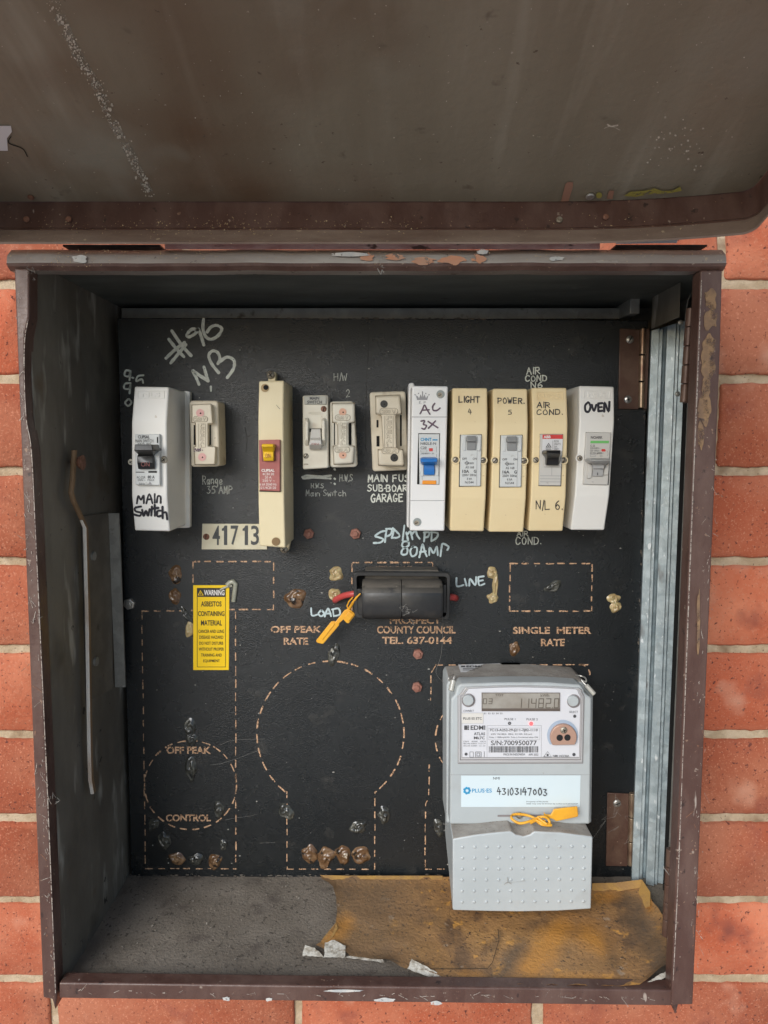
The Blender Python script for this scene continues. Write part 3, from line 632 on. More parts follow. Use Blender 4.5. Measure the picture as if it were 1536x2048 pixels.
# ------------------------------------------------------------------ the black panel
pn = thing('switchboard_panel', 'black fibre switchboard panel with stencilled lettering inside the meter box', 'panel', P(760, 1755, 0))
pb = MB(M['board'], M['boardedge'])
edge = [(234, 636), (500, 636), (760, 637), (1040, 638), (1297, 641), (1285, 1100), (1279, 1400), (1270, 1756), (1000, 1756), (700, 1755), (440, 1754), (262, 1752), (250, 1300), (241, 900)]
pb.pprism(edge, 0, .008)
board = build('board', pb, pn, bevel=.0008)
te = MB(M['boardedge'])
rg = random.Random(8)
for i in range(46):
    x = rg.uniform(570, 980); te.poly(blobpoly(x, 637 + rg.uniform(-1, 1.5), rg.uniform(2, 8), rg.uniform(.7, 1.6), i, 8), BOARD, .0003 + i * .00001)
for i in range(60):
    y = rg.uniform(700, 1740); te.poly(blobpoly(1296 - (y - 641) * .0242 - rg.uniform(1, 4), y, rg.uniform(.6, 2), rg.uniform(1, 4), i, 7), BOARD, .0003 + i * .00001)
for i in range(90):
    x = rg.uniform(262, 880); te.poly(blobpoly(x, 1751 + rg.uniform(-3, 2), rg.uniform(1, 4), rg.uniform(.6, 1.6), i, 7), BOARD, .0003 + i * .00001)
build('frayed_edge', te, pn, recalc=False)

for tx, a in (('OFF PEAK', (541.5, 1251.7, 643, 1265.5)), ('RATE', (567.6, 1275, 616.4, 1289.5)), ('SERVICE', (747, 1132, 824, 1146)), ('PROSPECT', (779.6, 1233.5, 881.4, 1247.8)),
              ('COUNTY COUNCIL', (754, 1251.7, 911, 1267)), ('TEL. 637-0144', (764, 1273, 904, 1288)), ('SINGLE  METER', (1025.8, 1253.5, 1182.5, 1267.7)), ('RATE', (1081.7, 1277.5, 1129.6, 1292)),
              ('OFF PEAK', (333, 1493, 421.7, 1507.5)), ('CONTROL', (332, 1628.6, 421.7, 1642.5))):
    lt = MB(M['stencil']); lt.text(tx, *a, BOARD, .0003, bold=.03); build('stencilled_lettering', lt, pn, recalc=False)
t = MB(mat('hairline', (.004, .004, .004), rough=.6)); t.stroke([(735, 640), (737, 700), (733, 760), (731, 900)], .9, BOARD, .0003, True, .6); t.stroke([(490, 855), (494, 880), (492, 905)], 1.6, BOARD, .0003); t.stroke([(304, 1122), (320, 1128), (336, 1132)], 1.5, BOARD, .0003, True, .8); build('hairline_crack', t, pn, recalc=False)
t = MB(M['chip']); t.mats = (mat('dust_fleck', (.30, .29, .26), rough=.9),); rg = random.Random(31)
for i in range(220):
    x, y = rg.uniform(262, 1270), rg.uniform(650, 1745); r = rg.choice((.5, .5, .6, .8, 1.3)); t.poly(blobpoly(x, y, r * rg.uniform(.7, 2), r, i, 7, .5), BOARD, .0002 + (i % 9) * .00002)
build('dust_flecks', t, pn, recalc=False)
# dashed outlines
ds = MB(M['stencil']); rg = random.Random(12)
def dash(pts, step=25, on=.56, w=3.0, start=0.0):
    seg = [(a, b, math.hypot(b[0] - a[0], b[1] - a[1])) for a, b in zip(pts, pts[1:])]; tot = sum(q[2] for q in seg)
    def at(d):
        for a, b, l in seg:
            if d <= l: return (a[0] + (b[0] - a[0]) * d / l, a[1] + (b[1] - a[1]) * d / l)
            d -= l
        return pts[-1]
    d = start
    while d < tot:
        l = step * on * rg.uniform(.75, 1.2); e = min(d + l, tot)
        p = [at(d + (e - d) * k / 3) for k in range(4)]; j = rg.uniform(-.5, .5)
        ds.stroke([(x + j, y + j * .6) for x, y in p], w * rg.uniform(.7, 1.1), BOARD, .0003, False, .5); d += step
def ell(cx, cy, rx, ry, a0, a1, n=60): return [(cx + rx * math.cos(rad(a0 + (a1 - a0) * i / n)), cy + ry * math.sin(rad(a0 + (a1 - a0) * i / n))) for i in range(n + 1)]
dash([(386, 1123), (547, 1123)], 24); dash([(547, 1126), (547, 1219)], 28); dash([(547, 1219), (458, 1219)], 26); dash([(386, 1125), (386, 1168)], 24, w=2.2)
dash([(284, 1222), (385, 1221)], 25); dash([(284, 1225), (291, 1735)], 27, w=2.0); dash([(471, 1224), (472, 1735)], 27, w=2.2); dash([(292, 1737), (472, 1737)], 25, w=2.2)
dash(ell(381, 1570, 92, 89, 0, 360), 25, w=2.8)
dash(ell(661, 1468, 147, 146, 128, 412), 29, w=3.0); dash([(574, 1583), (574, 1737)], 25, w=2.2); dash([(574, 1738), (750, 1738)], 25, w=2.2); dash([(749, 1737), (750, 1583)], 25, w=2.2)
dash([(706, 1125), (865, 1125)], 25); dash([(865, 1126), (865, 1140)], 30, w=2); dash([(704, 1128), (704, 1220)], 27, w=2.4)
dash([(1020, 1127), (1186, 1127)], 24); dash([(1020, 1129), (1019, 1221)], 21, w=2.6); dash([(1184, 1129), (1183, 1221)], 21, w=2.6); dash([(1019, 1222), (1183, 1222)], 25)
dash([(872, 1330), (1180, 1329)], 26, w=2.6); dash(ell(1160, 1349, 20, 20, -90, 0), 22); dash([(870, 1332), (862, 1345), (861, 1400)], 22, w=2.4)
dash(ell(966, 1478, 95, 90, 145, 215), 32, w=3.2); dash([(859, 1530), (857, 1598), (851, 1606), (850, 1737)], 24, w=2.4); dash([(851, 1738), (888, 1738)], 24, w=2.4)
build('dashed_outline', ds, pn, recalc=False)
# paint pen and pencil writing on the panel
o4, k4 = (220, 620), 3.072; o3 = (0, 470); o5, k5 = (600, 720), 4.8; o6, k6 = (540, 1090), 3.339
hw = MB(M['chalk'])
hw.strokes([[(380, 128), (440, 215), (498, 280)], [(362, 180), (410, 240), (455, 288)], [(458, 200), (400, 245), (345, 296)], [(467, 213), (420, 270), (374, 326)],
            [(540, 122), (505, 118), (474, 150), (485, 166), (525, 145), (543, 118), (560, 160), (577, 215)],
            [(575, 58), (572, 115), (590, 165), (625, 180), (668, 155), (687, 115), (655, 95), (620, 106), (598, 135)],
            [(548, 458), (528, 410), (508, 372), (540, 395), (604, 436)], [(604, 436), (590, 390), (578, 350)],
            [(668, 385), (625, 330), (608, 280), (630, 252), (662, 262), (676, 300), (664, 330)], [(676, 318), (720, 290), (762, 310), (760, 360), (722, 415)]], 6.2, BOARD, .0003, .3, o4, k4)
hw.strokes([[(803, 836), (775, 833), (766, 862), (792, 868), (803, 838), (796, 892)], [(812, 876), (820, 878)], [(882, 862), (848, 868), (838, 898), (872, 886), (880, 908)],
            [(803, 910), (770, 914), (764, 942), (795, 944), (803, 914), (797, 972)], [(790, 1008), (770, 1030), (788, 1050), (808, 1030), (795, 1008)], [(1296, 932), (1297, 958)]], 3.8, BOARD, .0003, .3, o3, 3.072)
build('handwriting', hw, pn, recalc=False, label='large house number and initials in grey paint pen')
hw = MB(M['chalk2'])
hw.strokes([[(822, 1640), (775, 1650), (722, 1690), (760, 1703), (800, 1722), (770, 1752), (708, 1756)], [(832, 1622), (822, 1690), (815, 1748)], [(826, 1620), (880, 1625), (868, 1675), (822, 1695)],
            [(905, 1625), (892, 1670), (880, 1708)], [(890, 1612), (955, 1680), (930, 1705), (882, 1706)], [(1002, 1588), (985, 1732)],
            [(1020, 1655), (1030, 1695), (1038, 1732)], [(1026, 1678), (1058, 1645), (1070, 1680), (1080, 1722)], [(1072, 1674), (1108, 1640), (1124, 1680), (1148, 1716)], [(1198, 1660), (1190, 1742)], [(1190, 1655), (1240, 1655), (1228, 1695), (1195, 1702)],
            [(1265, 1650), (1260, 1738)], [(1255, 1652), (1322, 1662), (1308, 1708), (1262, 1737)],
            [(1040, 1740), (992, 1745), (982, 1788), (1030, 1812), (1022, 1862), (975, 1862), (986, 1815), (1042, 1780), (1040, 1742)], [(1075, 1795), (1120, 1800), (1115, 1862), (1075, 1882), (1058, 1830), (1085, 1790)],
            [(1145, 1892), (1160, 1830), (1177, 1768), (1195, 1830), (1216, 1882)], [(1150, 1842), (1206, 1835)], [(1240, 1872), (1246, 1800), (1282, 1852), (1312, 1790), (1322, 1872)],
            [(1347, 1882), (1358, 1800), (1372, 1762), (1424, 1790), (1414, 1822)]], 3.8, BOARD, .0003, .3, o5, k5)
hw.strokes([[(275, 422), (280, 470), (318, 464)], [(342, 436), (324, 456), (340, 476), (362, 458), (346, 436)], [(366, 476), (376, 445), (388, 424), (400, 448), (408, 476)], [(372, 458), (404, 456)],
            [(420, 430), (426, 476)], [(414, 430), (458, 424), (466, 462), (426, 474)], [(1245, 220), (1248, 274), (1292, 266)], [(1300, 225), (1312, 270)], [(1330, 270), (1336, 225), (1370, 268), (1376, 213)],
            [(1390, 213), (1396, 266), (1432, 258)], [(1390, 213), (1426, 208)], [(1393, 240), (1422, 234)]], 3.6, BOARD, .0003, .3, o6, k6)
build('handwriting', hw, pn, recalc=False, label='pale blue paint pen notes about amps, load and line')
for i, (tx, a, w) in enumerate((('Range', (405, 951, 447, 968), 1.9), ('35 AMP', (414, 972, 467, 987), 1.8), ('H.W.S', (679, 949, 707, 962), 1.6), ('H.W.S', (622, 967, 649, 976), 1.5), ('Main Switch', (612, 980, 694, 992), 1.5),
        ('H/W', (667, 747, 696, 761), 1.5), ('2', (692, 779, 702, 794), 1.6))): hw = MB(M['chalkthin']); hw.hand(tx, *a, w, BOARD, .0003, i); build('handwriting', hw, pn, recalc=False, label='faint pencilled %s' % tx)
for i, (tx, a, w) in enumerate((('MAIN FUS', (736, 950, 822, 963), 2.5), ('SUB-BOARD', (735, 970, 828, 982.5), 2.4), ('GARAGE', (742, 988, 808, 1003), 2.5), ('AIR', (1053, 735, 1082, 748), 2.3), ('COND', (1050, 751, 1096, 762), 2.2), ('N6', (1061, 764, 1088, 776), 2.2),
        ('AIR', (1034, 1062, 1058, 1072), 1.8), ('COND.', (1031, 1074, 1084, 1088), 1.8))): hw = MB(M['chalk']); hw.hand(tx, *a, w, BOARD, .0003, 20 + i); build('handwriting', hw, pn, recalc=False, label='grey painted capitals %s' % tx)
hw = MB(M['chalk'])
hw.strokes([[(605, 954), (615, 951), (640, 953), (662, 951)], [(606, 957), (630, 955), (661, 957)], [(669, 938), (670, 939)], [(669, 957), (670, 958)], [(669, 967), (670, 968)]], 4.2, BOARD, .0006, .4)
build('handwriting', hw, pn, recalc=False, label='white correction smear with dots')
# hinges of the panel
def leafhinge(tl, br_, bx, lab):
    h = MB(M['brass'], M['pin'])
    h.pprism([(tl[0], tl[1]), (bx - 6, tl[1] + 2), (bx - 9, br_[1] + 1), (tl[0] - 3, br_[1])], -.0022, -.0003)
    h.pprism([(bx + 6, tl[1]), (bx + 14, tl[1]), (bx + 8, br_[1]), (bx + 1, br_[1])], -.005, -.0003)
    h.use(1); a, b = P(bx, tl[1], -.004), P(bx - 4, br_[1], -.004)
    for i in range(3): h.tube([a.lerp(b, i / 3), a.lerp(b, (i + .96) / 3)], .0030, 14)
    return build('hinge', h, pn, bevel=.0005, label=lab)
h1 = leafhinge((1240, 657), (1236, 818), 1286, 'brown butt hinge high on the panel'); h2 = leafhinge((1215, 1586), (1209, 1732), 1264, 'brown butt hinge low on the panel')
def screw(parent, px, py, surf, rpx, m='screwold', cross=False, name='screw', ang=35, h=.0014, off=0):
    c = surf.hit(px, py, off); r = (surf.hit(px + rpx, py) - surf.hit(px, py)).length
    s = MB(M[m], M['void']); s.dome(c, r, h, 20, 4); s.use(1)
    for a in ((ang, ang + 90) if cross else (ang,)):
        u = Vector((math.cos(rad(a)), 0, math.sin(rad(a)))); v = Vector((-u.z, 0, u.x)); k = .55 if cross else .9; yy = Vector((0, -h * 1.04 - .00005, 0))
        q = [c + u * (r * k * i / 4) + yy * math.cos(min(1, abs(i / 4) * k) * 1.2) for i in range(-4, 5)]
        for p0, p1 in zip(q, q[1:]): s.face([p0 + v * r * .12, p1 + v * r * .12, p1 - v * r * .12, p0 - v * r * .12])
    return build(name, s, parent, recalc=False)
HS = Flat(-.0022)
for hh, lst in ((h1, ((1260, 679), (1256, 799))), (h2, ((1234, 1607),))):
    for x, y in lst: screw(hh, x, y, HS, 8, 'zinc', y > 700 and y < 900, ang=60 if y < 700 else 20)
# bolts
def hexbolt(px, py, rpx, m, nut=False):
    c = P(px, py, 0); r = rpx * .00049; s = MB(M[m], M['void'])
    R = [[c + Vector((rr * math.cos(rad(60 * i + 14)), y, rr * math.sin(rad(60 * i + 14)))) for i in range(6)] for rr, y in ((r, 0), (r, -.0035), (r * .86, -.0043))]
    s.loft(R)
    s.cyl(c, r * .58, -.0062, -.0043, 18, r1=r * .42) if not nut else s.cyl(c, r * .42, -.006, -.0043, 16)
    o = build('nut' if nut else 'bolt', s, pn, bevel=.0003, label='bright zinc hex nut' if nut else None)
for x, y, r in ((618, 1067, 11), (711, 1067, 11.5), (836, 1307, 11), (834, 1373, 11)): hexbolt(x, y, r, 'rustbolt')
hexbolt(260, 1207, 12, 'zinc', True)
# sealant pressed out of old cable holes
SEAL = [(352, 1148, 14, 16, 'amber'), (350, 1190, 12, 14, 'amber'), (372, 1228, 7, 17, 'smoke', 30), (379, 1258, 9, 17, 'tan', -10), (590, 1195, 22, 18, 'amber', 15), (672, 1147, 15, 15, 'tan', 10), (669, 1190, 13, 15, 'tan'),
        (668, 1308, 12, 20, 'smoke', -14), (984, 1145, 11, 12, 'tan'), (990, 1172, 6, 26, 'tan', -4), (986, 1196, 12, 10, 'tan'), (1106, 1172, 19, 10, 'smoke', 30), (1226, 1196, 13, 11, 'tan'), (1231, 1213, 12, 12, 'tan'), (1029, 1296, 11, 13, 'amber'),
        (379, 1455, 13, 17, 'smoke'), (383, 1477, 11, 14, 'smoke'), (382, 1534, 13, 24, 'smoke'), (438, 1619, 11, 17, 'smoke'), (307, 1648, 10, 14, 'smoke', -15), (329, 1680, 13, 17, 'smoke'), (447, 1688, 8, 11, 'smoke'),
        (354, 1716, 17, 13, 'amber', 10), (391, 1718, 17, 13, 'smoke', 20), (430, 1722, 14, 16, 'amber'), (571, 1622, 15, 17, 'smoke', 40), (768, 1628, 13, 16, 'smoke'), (716, 1653, 18, 12, 'smoke', 20),
        (619, 1706, 17, 19, 'amber'), (652, 1713, 17, 22, 'amber', -20), (687, 1707, 17, 18, 'amber'), (721, 1709, 19, 17, 'amber'), (876, 1655, 11, 19, 'smoke', 15)]
def sealant(i, px, py, rx, ry, kind, rot=0):
    s = MB(M[kind]); c = P(px, py, 0); k = .0005; nr, na = 9, 30; rows = []
    ca, sa = math.cos(rad(rot)), math.sin(rad(rot)); H = .0026 * (min(rx, ry) / 13) ** .7
    for j in range(nr + 1):
        q = j / nr; row = []
        for a_ in range(na):
            a = 2 * math.pi * a_ / na; e = 1 + .34 * noise.noise(Vector((math.cos(a) * 1.3, math.sin(a) * 1.3, i * 2.7))) + (.35 * max(0, -math.sin(a)) ** 6 if kind != 'tan' else 0)
            u, v = rx * k * q * e * math.cos(a), ry * k * q * e * math.sin(a)
            h = H * (1 - q ** 2.6) ** .6 * (1 + .42 * math.sin(2 * a + 7 * q + i) * min(1, q * 1.6) + .45 * noise.noise(Vector((u * 420, v * 420, i)))) - .0002
            row.append(c + Vector((u * ca - v * sa, -max(h, -.0002), u * sa + v * ca)))
        rows.append(row)
    rows[0] = [rows[0][0] + (p - rows[0][0]) for p in [r + (q_ - r) * .02 for r, q_ in zip([rows[0][0]] * na, rows[1])]]
    s.loft(rows, True, False)
    return build('sealant_plug', s, pn, smooth=80)
for i, a in enumerate(SEAL): sealant(i, *a)

# ------------------------------------------------------------------ devices on the panel
class Dev:
    def __init__(s, tl, tr, br, bl, prof):
        yt, yb = prof[0][1], prof[-1][1]; s.prof = prof
        s.c = [P(*tl, yt), P(*tr, yt), P(*br, yb), P(*bl, yb)]
        s.zt = (s.c[0].z + s.c[1].z) / 2; s.zb = (s.c[2].z + s.c[3].z) / 2; s.surf = Func(lambda x, z: s.y((s.zt - z) / (s.zt - s.zb)))
    def y(s, t):
        t = min(1, max(0, t)); pr = s.prof
        for (a, ya), (b, yb) in zip(pr, pr[1:]):
            if t <= b: return ya + (yb - ya) * (t - a) / (b - a)
        return pr[-1][1]
    def at(s, u, t, y=None):
        a = s.c[0].lerp(s.c[1], u); b = s.c[3].lerp(s.c[2], u); p = a.lerp(b, t); return Vector((p.x, s.y(t) if y is None else y, p.z))
    def body(s, mb, flare=.0006):
        L_ = [s.at(0, t) for t, _ in s.prof]; R_ = [s.at(1, t) for t, _ in s.prof]
        back = lambda p, q: Vector((p.x + q, -.0004, p.z))
        mb.loft([[back(p, -flare) for p in L_], L_, R_, [back(p, flare) for p in R_]], True, True, False) if False else None
        n = len(L_)
        for i in range(n - 1):
            mb.face([L_[i], R_[i], R_[i + 1], L_[i + 1]])
            mb.face([L_[i], L_[i + 1], back(L_[i + 1], -flare), back(L_[i], -flare)])
            mb.face([R_[i + 1], R_[i], back(R_[i], flare), back(R_[i + 1], flare)])
        mb.face([L_[0], back(L_[0], -flare), back(R_[0], flare), R_[0]]); mb.face([L_[-1], R_[-1], back(R_[-1], flare), back(L_[-1], -flare)])
        mb.face([back(L_[0], -flare), back(L_[-1], -flare), back(R_[-1], flare), back(R_[0], flare)])
        bmesh.ops.remove_doubles(mb.bm, verts=mb.bm.verts, dist=.00002)
        return mb
KINK = [(0, -.0570), (.23, -.0640), (.25, -.0645), (.75, -.0645), (.77, -.0640), (1, -.0570)]
FLATP = [(0, -.062), (1, -.062)]
EG = 'breaker enclosures screwed to the panel'
def enclosure(name, label, quad, prof, m, group=EG):
    d = Dev(*quad, prof); r = thing(name, label, 'breaker', (d.at(.5, .5).x, 0, d.zb), group)
    b = MB(M[m]); d.body(b); cov = build('cover', b, r, bevel=.0014, seg=3, smooth=35); return d, r, cov
def lettering(parent, items, surf, m='print', name='lettering', off=.0003, lab=None):
    t = MB(M[m])
    for it in items: t.text(it[0], *it[1:5], surf, off, bold=it[5] if len(it) > 5 else 0, dx=it[6] if len(it) > 6 else 0)
    return build(name, t, parent, recalc=False, label=lab)
def slab(name, parent, quad, Y0, Y1, mats, bevel=.0005, r=0, label=None):
    t = MB(*[M[q] for q in mats]); t.pprism(quadround(*quad, r) if r else list(quad), Y0, Y1); return build(name, t, parent, bevel=bevel, label=label)
def lever(parent, rows, mats, x, label=None):
    """toggle: rows = [(py, xl, xr, Y)] down the picture, closed to depth x behind"""
    t = MB(*[M[q] for q in mats]); L_ = [P(xl, py, Y) for py, xl, xr, Y in rows]; R_ = [P(xr, py, Y) for py, xl, xr, Y in rows]
    bk = lambda p: Vector((p.x, x, p.z))
    for i in range(len(rows) - 1):
        t.face([L_[i], R_[i], R_[i + 1], L_[i + 1]]); t.face([L_[i], L_[i + 1], bk(L_[i + 1]), bk(L_[i])]); t.face([R_[i + 1], R_[i], bk(R_[i]), bk(R_[i + 1])])
    t.face([L_[0], bk(L_[0]), bk(R_[0]), R_[0]]); t.face([L_[-1], R_[-1], bk(R_[-1]), bk(L_[-1])])
    bmesh.ops.remove_doubles(t.bm, verts=t.bm.verts, dist=.00002)
    return build('lever', t, parent, bevel=.0006, label=label)
def embossed_box(parent, d, x0, y0, x1, y1, m, w=1.3, txt=None):
    t = MB(M[m]); a = d.surf
    for q in ((x0, y0, x1, y0 + w), (x0, y1 - w, x1, y1), (x0, y0 + w, x0 + w, y1 - w), (x1 - w, y0 + w, x1, y1 - w)):
        f = [a.hit(px, py, .0006) for px, py in ((q[0], q[1]), (q[2], q[1]), (q[2], q[3]), (q[0], q[3]))]; t.loft([f, [p + Vector((0, .0007, 0)) for p in f]])
    if txt:
        V, Fs = glyphs(txt[0], txt[5] if len(txt) > 5 else .02); x0, y0, x1, y1 = txt[1:5]
        vv = [t.bm.verts.new(a.hit(x0 + u * (x1 - x0), y1 + v * (y0 - y1), .0007)) for u, v in V]
        fs = []
        for f in Fs:
            try: fs.append(t.bm.faces.new([vv[i] for i in f]))
            except ValueError: pass
        ext = bmesh.ops.extrude_face_region(t.bm, geom=fs)
        bmesh.ops.translate(t.bm, verts=[v for v in ext['geom'] if isinstance(v, bmesh.types.BMVert)], vec=(0, .0008, 0))
    return build('embossing', t, parent, recalc=True)

# -- 1 main switch (white, first of the row)
d, r, cov = enclosure('breaker_enclosure', 'white enclosure marked MAIN SWITCH with a black lever, beside the long stay bar', ((269, 773), (338, 774), (340, 1063), (269.5, 1061)), KINK, 'white2')
t = MB(M['white2']); t.pprism([(373, 782), (379.5, 783), (379.5, 1055), (372, 1056), (300, 1056), (300, 782)], -.008, -.0006); build('base', t, r, bevel=.0008)
embossed_box(cov, d, 275, 781.5, 329, 797, 'white2', 1.2, ('NLS', 284, 785, 320, 794, .02))
bk = slab('breaker', r, ((269.5, 868), (319, 868), (320, 971), (270.5, 970)), -.0685, -.060, ('grey_br',), .0008)
S_ = Flat(-.0685)
lettering(bk, [('CLIPSAL', 276, 870.5, 299.5, 877, .03), ('MAIN SWITCH', 270.5, 878.5, 307, 885), ('M/S 80', 276, 886, 302, 890), ('80 A', 295.5, 951, 309.5, 957, .02), ('MAX', 295.5, 958, 309, 962), ('AC-22A', 273.5, 952, 291, 957), ('250V ~', 275.5, 958, 291, 962), ('50Hz', 278, 965.5, 290, 969.5)], S_)
t = MB(M['void'], M['print_lt']); t.rect(314, 874, 316.5, 886, S_); t.rect(272, 943.5, 289, 945, S_); t.rect(297, 942, 314, 945.5, S_); t.use(1).poly([(296, 969), (300, 963), (304.5, 969)], S_); build('marking', t, bk, recalc=False)
lever(bk, [(889, 269, 304, -.086), (901, 268, 306, -.088), (909, 276, 306.5, -.074), (912, 274, 306, -.0715), (925, 274, 307, -.0735), (938, 276, 308, -.0715)], ('blk',), -.062)
lettering(bk, [('ON', 283, 924, 300, 933, .0)], Flat(-.0737), 'red_dk', off=.0012)
screw(r, 328, 919.5, d.surf, 7.5, 'screwold', True)
screw(r, 262, 924, Flat(-.05), 6, 'ceramic2', True)
t = MB(M['ink'])
t.strokes([[(105, 1082), (118, 1015), (140, 1052), (165, 1012), (166, 1082)], [(188, 1082), (214, 1000), (242, 1082)], [(198, 1048), (236, 1046)], [(262, 1000), (262, 1078)], [(280, 1075), (288, 1022), (312, 1024), (314, 1078)]], 3.6, d.surf, .0003, .3, (250, 760), 4.389)
t.strokes([[(142, 1110), (90, 1122), (96, 1152), (142, 1165), (130, 1192), (84, 1180)], [(152, 1140), (166, 1192), (186, 1146), (202, 1192), (218, 1134)], [(238, 1112), (232, 1190)], [(262, 1096), (264, 1192)], [(240, 1130), (292, 1122)], [(316, 1146), (286, 1152), (286, 1196), (320, 1190)], [(330, 1112), (332, 1212)], [(332, 1168), (362, 1162), (372, 1222)]], 4.2, d.surf, .0005, .35, (250, 760), 4.389)
build('handwriting', t, cov, recalc=False)

# -- the ceramic fuses
def fuse(label, outer, Yo, mid, Ym, car_top, bridge, car_bot, Yc, caps, capmat, words, m='ceramic', gaps=()):
    c = P((outer[0][0] + outer[1][0]) / 2, outer[2][1], 0); r = thing('rewirable_fuse', label, 'fuse', c, 'ceramic rewirable fuses')
    t = MB(M[m]); t.pprism(quadround(*outer, 7), Yo, -.0004); base = build('base', t, r, bevel=.0016, seg=3)
    t = MB(M[m], M['void'])
    x = [car_top, car_bot]
    (a, b), (c1, e), (f, g_), (h_, i_) = car_top; (j, k_), (l2, m2), (n2, o2), (p2, q2) = car_bot; bl, brr = bridge
    outline = [(a, b), (c1, e), (f, g_), (brr[0], g_), (brr[1], m2), (l2, m2), (n2, o2), (p2, q2), (j, k_), (bl[1], k_), (bl[0], i_), (h_, i_)]
    t.pprism(outline, Yc, Yo + .0004); car = build('carrier', t, r, bevel=.0022, seg=3)
    S = Flat(Yc); gg = MB(M['void'])
    if gaps:
        for q in gaps: gg.rect(*q, Flat(Yo), .0003)
        build('slot', gg, base, recalc=False)
    for cx, cy, rr in caps:
        q = MB(M[capmat], M['void'], M[m]); q.ringd(cx, cy, rr * .78, rr, S, .0005)
        q.mi = 0; q.disc(cx, cy, rr * .86, S, .0003); q.mi = 1; q.disc(cx + .8, cy + .6, rr * .2, S, .0006)
        build('terminal_cap', q, car, recalc=False)
    t = MB(mat('crevice_grime_shade', (.24, .19, .125), rough=.9))  # dirt lines doubling as painted crevice shade round carrier and raised letters
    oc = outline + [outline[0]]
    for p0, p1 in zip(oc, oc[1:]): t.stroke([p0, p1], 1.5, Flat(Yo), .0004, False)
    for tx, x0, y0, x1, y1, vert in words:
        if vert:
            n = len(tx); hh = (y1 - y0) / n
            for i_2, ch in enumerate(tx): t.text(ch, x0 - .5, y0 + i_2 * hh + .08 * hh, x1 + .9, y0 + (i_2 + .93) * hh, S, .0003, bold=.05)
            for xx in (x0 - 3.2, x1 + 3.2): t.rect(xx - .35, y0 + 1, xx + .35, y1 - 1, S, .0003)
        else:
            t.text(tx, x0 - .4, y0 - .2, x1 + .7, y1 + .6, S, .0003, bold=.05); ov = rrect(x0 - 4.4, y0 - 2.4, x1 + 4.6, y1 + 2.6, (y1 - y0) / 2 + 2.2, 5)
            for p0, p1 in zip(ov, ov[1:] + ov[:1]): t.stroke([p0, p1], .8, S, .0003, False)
    build('crevice_grime_shade', t, car, recalc=False)
    t = MB(M[m])
    for tx, x0, y0, x1, y1, vert in words:
        if vert:
            n = len(tx); hh = (y1 - y0) / n
            for i_2, ch in enumerate(tx): lift_text(t, ch, x0, y0 + i_2 * hh + .12 * hh, x1, y0 + (i_2 + .88) * hh, S, .0007)
        else:
            lift_text(t, tx, x0, y0, x1, y1, S, .0007)
            ov = rrect(x0 - 4, y0 - 2, x1 + 4, y1 + 2, (y1 - y0) / 2 + 1.9, 5)
            A = [S.hit(u, v, .0006) for u, v in ov]; cx, cy = (x0 + x1) / 2, (y0 + y1) / 2
            Bq = [S.hit(u + (1.1 if u < cx else -1.1), v + (.9 if v < cy else -.9), .0006) for u, v in ov]
            t.loft([A, Bq], False, False); t.loft([A, [p + Vector((0, .0008, 0)) for p in A]], False, False); t.loft([Bq, [p + Vector((0, .0008, 0)) for p in Bq]], False, False)
    build('embossing', t, car, recalc=True)
    return r, car
def lift_text(t, body, x0, y0, x1, y1, S, h, bold=.01):
    V, Fs = glyphs(body, bold); vv = [t.bm.verts.new(S.hit(x0 + u * (x1 - x0), y1 + v * (y0 - y1), h)) for u, v in V]; fs = []
    for f in Fs:
        try: fs.append(t.bm.faces.new([vv[i] for i in f]))
        except ValueError: pass
    ext = bmesh.ops.extrude_face_region(t.bm, geom=fs)
    bmesh.ops.translate(t.bm, verts=[v for v in ext['geom'] if isinstance(v, bmesh.types.BMVert)], vec=(0, h + .0001, 0))
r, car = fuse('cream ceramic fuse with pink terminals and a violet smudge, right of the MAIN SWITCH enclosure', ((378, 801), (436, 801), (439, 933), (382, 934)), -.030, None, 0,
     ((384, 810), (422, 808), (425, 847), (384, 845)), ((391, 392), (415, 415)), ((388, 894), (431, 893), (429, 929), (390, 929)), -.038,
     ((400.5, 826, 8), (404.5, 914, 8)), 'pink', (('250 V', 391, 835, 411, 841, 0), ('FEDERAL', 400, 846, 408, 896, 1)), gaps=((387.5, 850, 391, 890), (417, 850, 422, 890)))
t = MB(M['ink_violet'])
for i in range(26): t.disc(396 + random.Random(i).gauss(0, 4), 900 + random.Random(i + 50).gauss(0, 1.8), random.Random(i + 9).uniform(.5, 1.6), Flat(-.038), .0004 + i * .00001, 7)
build('ink_smudge', t, car, recalc=False)
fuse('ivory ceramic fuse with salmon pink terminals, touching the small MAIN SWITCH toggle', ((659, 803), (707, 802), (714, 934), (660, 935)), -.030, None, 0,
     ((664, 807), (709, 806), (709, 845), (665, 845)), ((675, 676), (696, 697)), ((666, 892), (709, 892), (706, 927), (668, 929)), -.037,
     ((685.5, 824, 7.5), (685.5, 910, 7.5)), 'salmon', (('260 V', 675, 832, 696, 838, 0), ('FEDERAL', 681, 845, 690, 891, 1), ('20 A', 674, 896.5, 695, 902.5, 0)), m='ceramic2', gaps=((668, 846, 670, 890), (698, 846, 703, 890)))
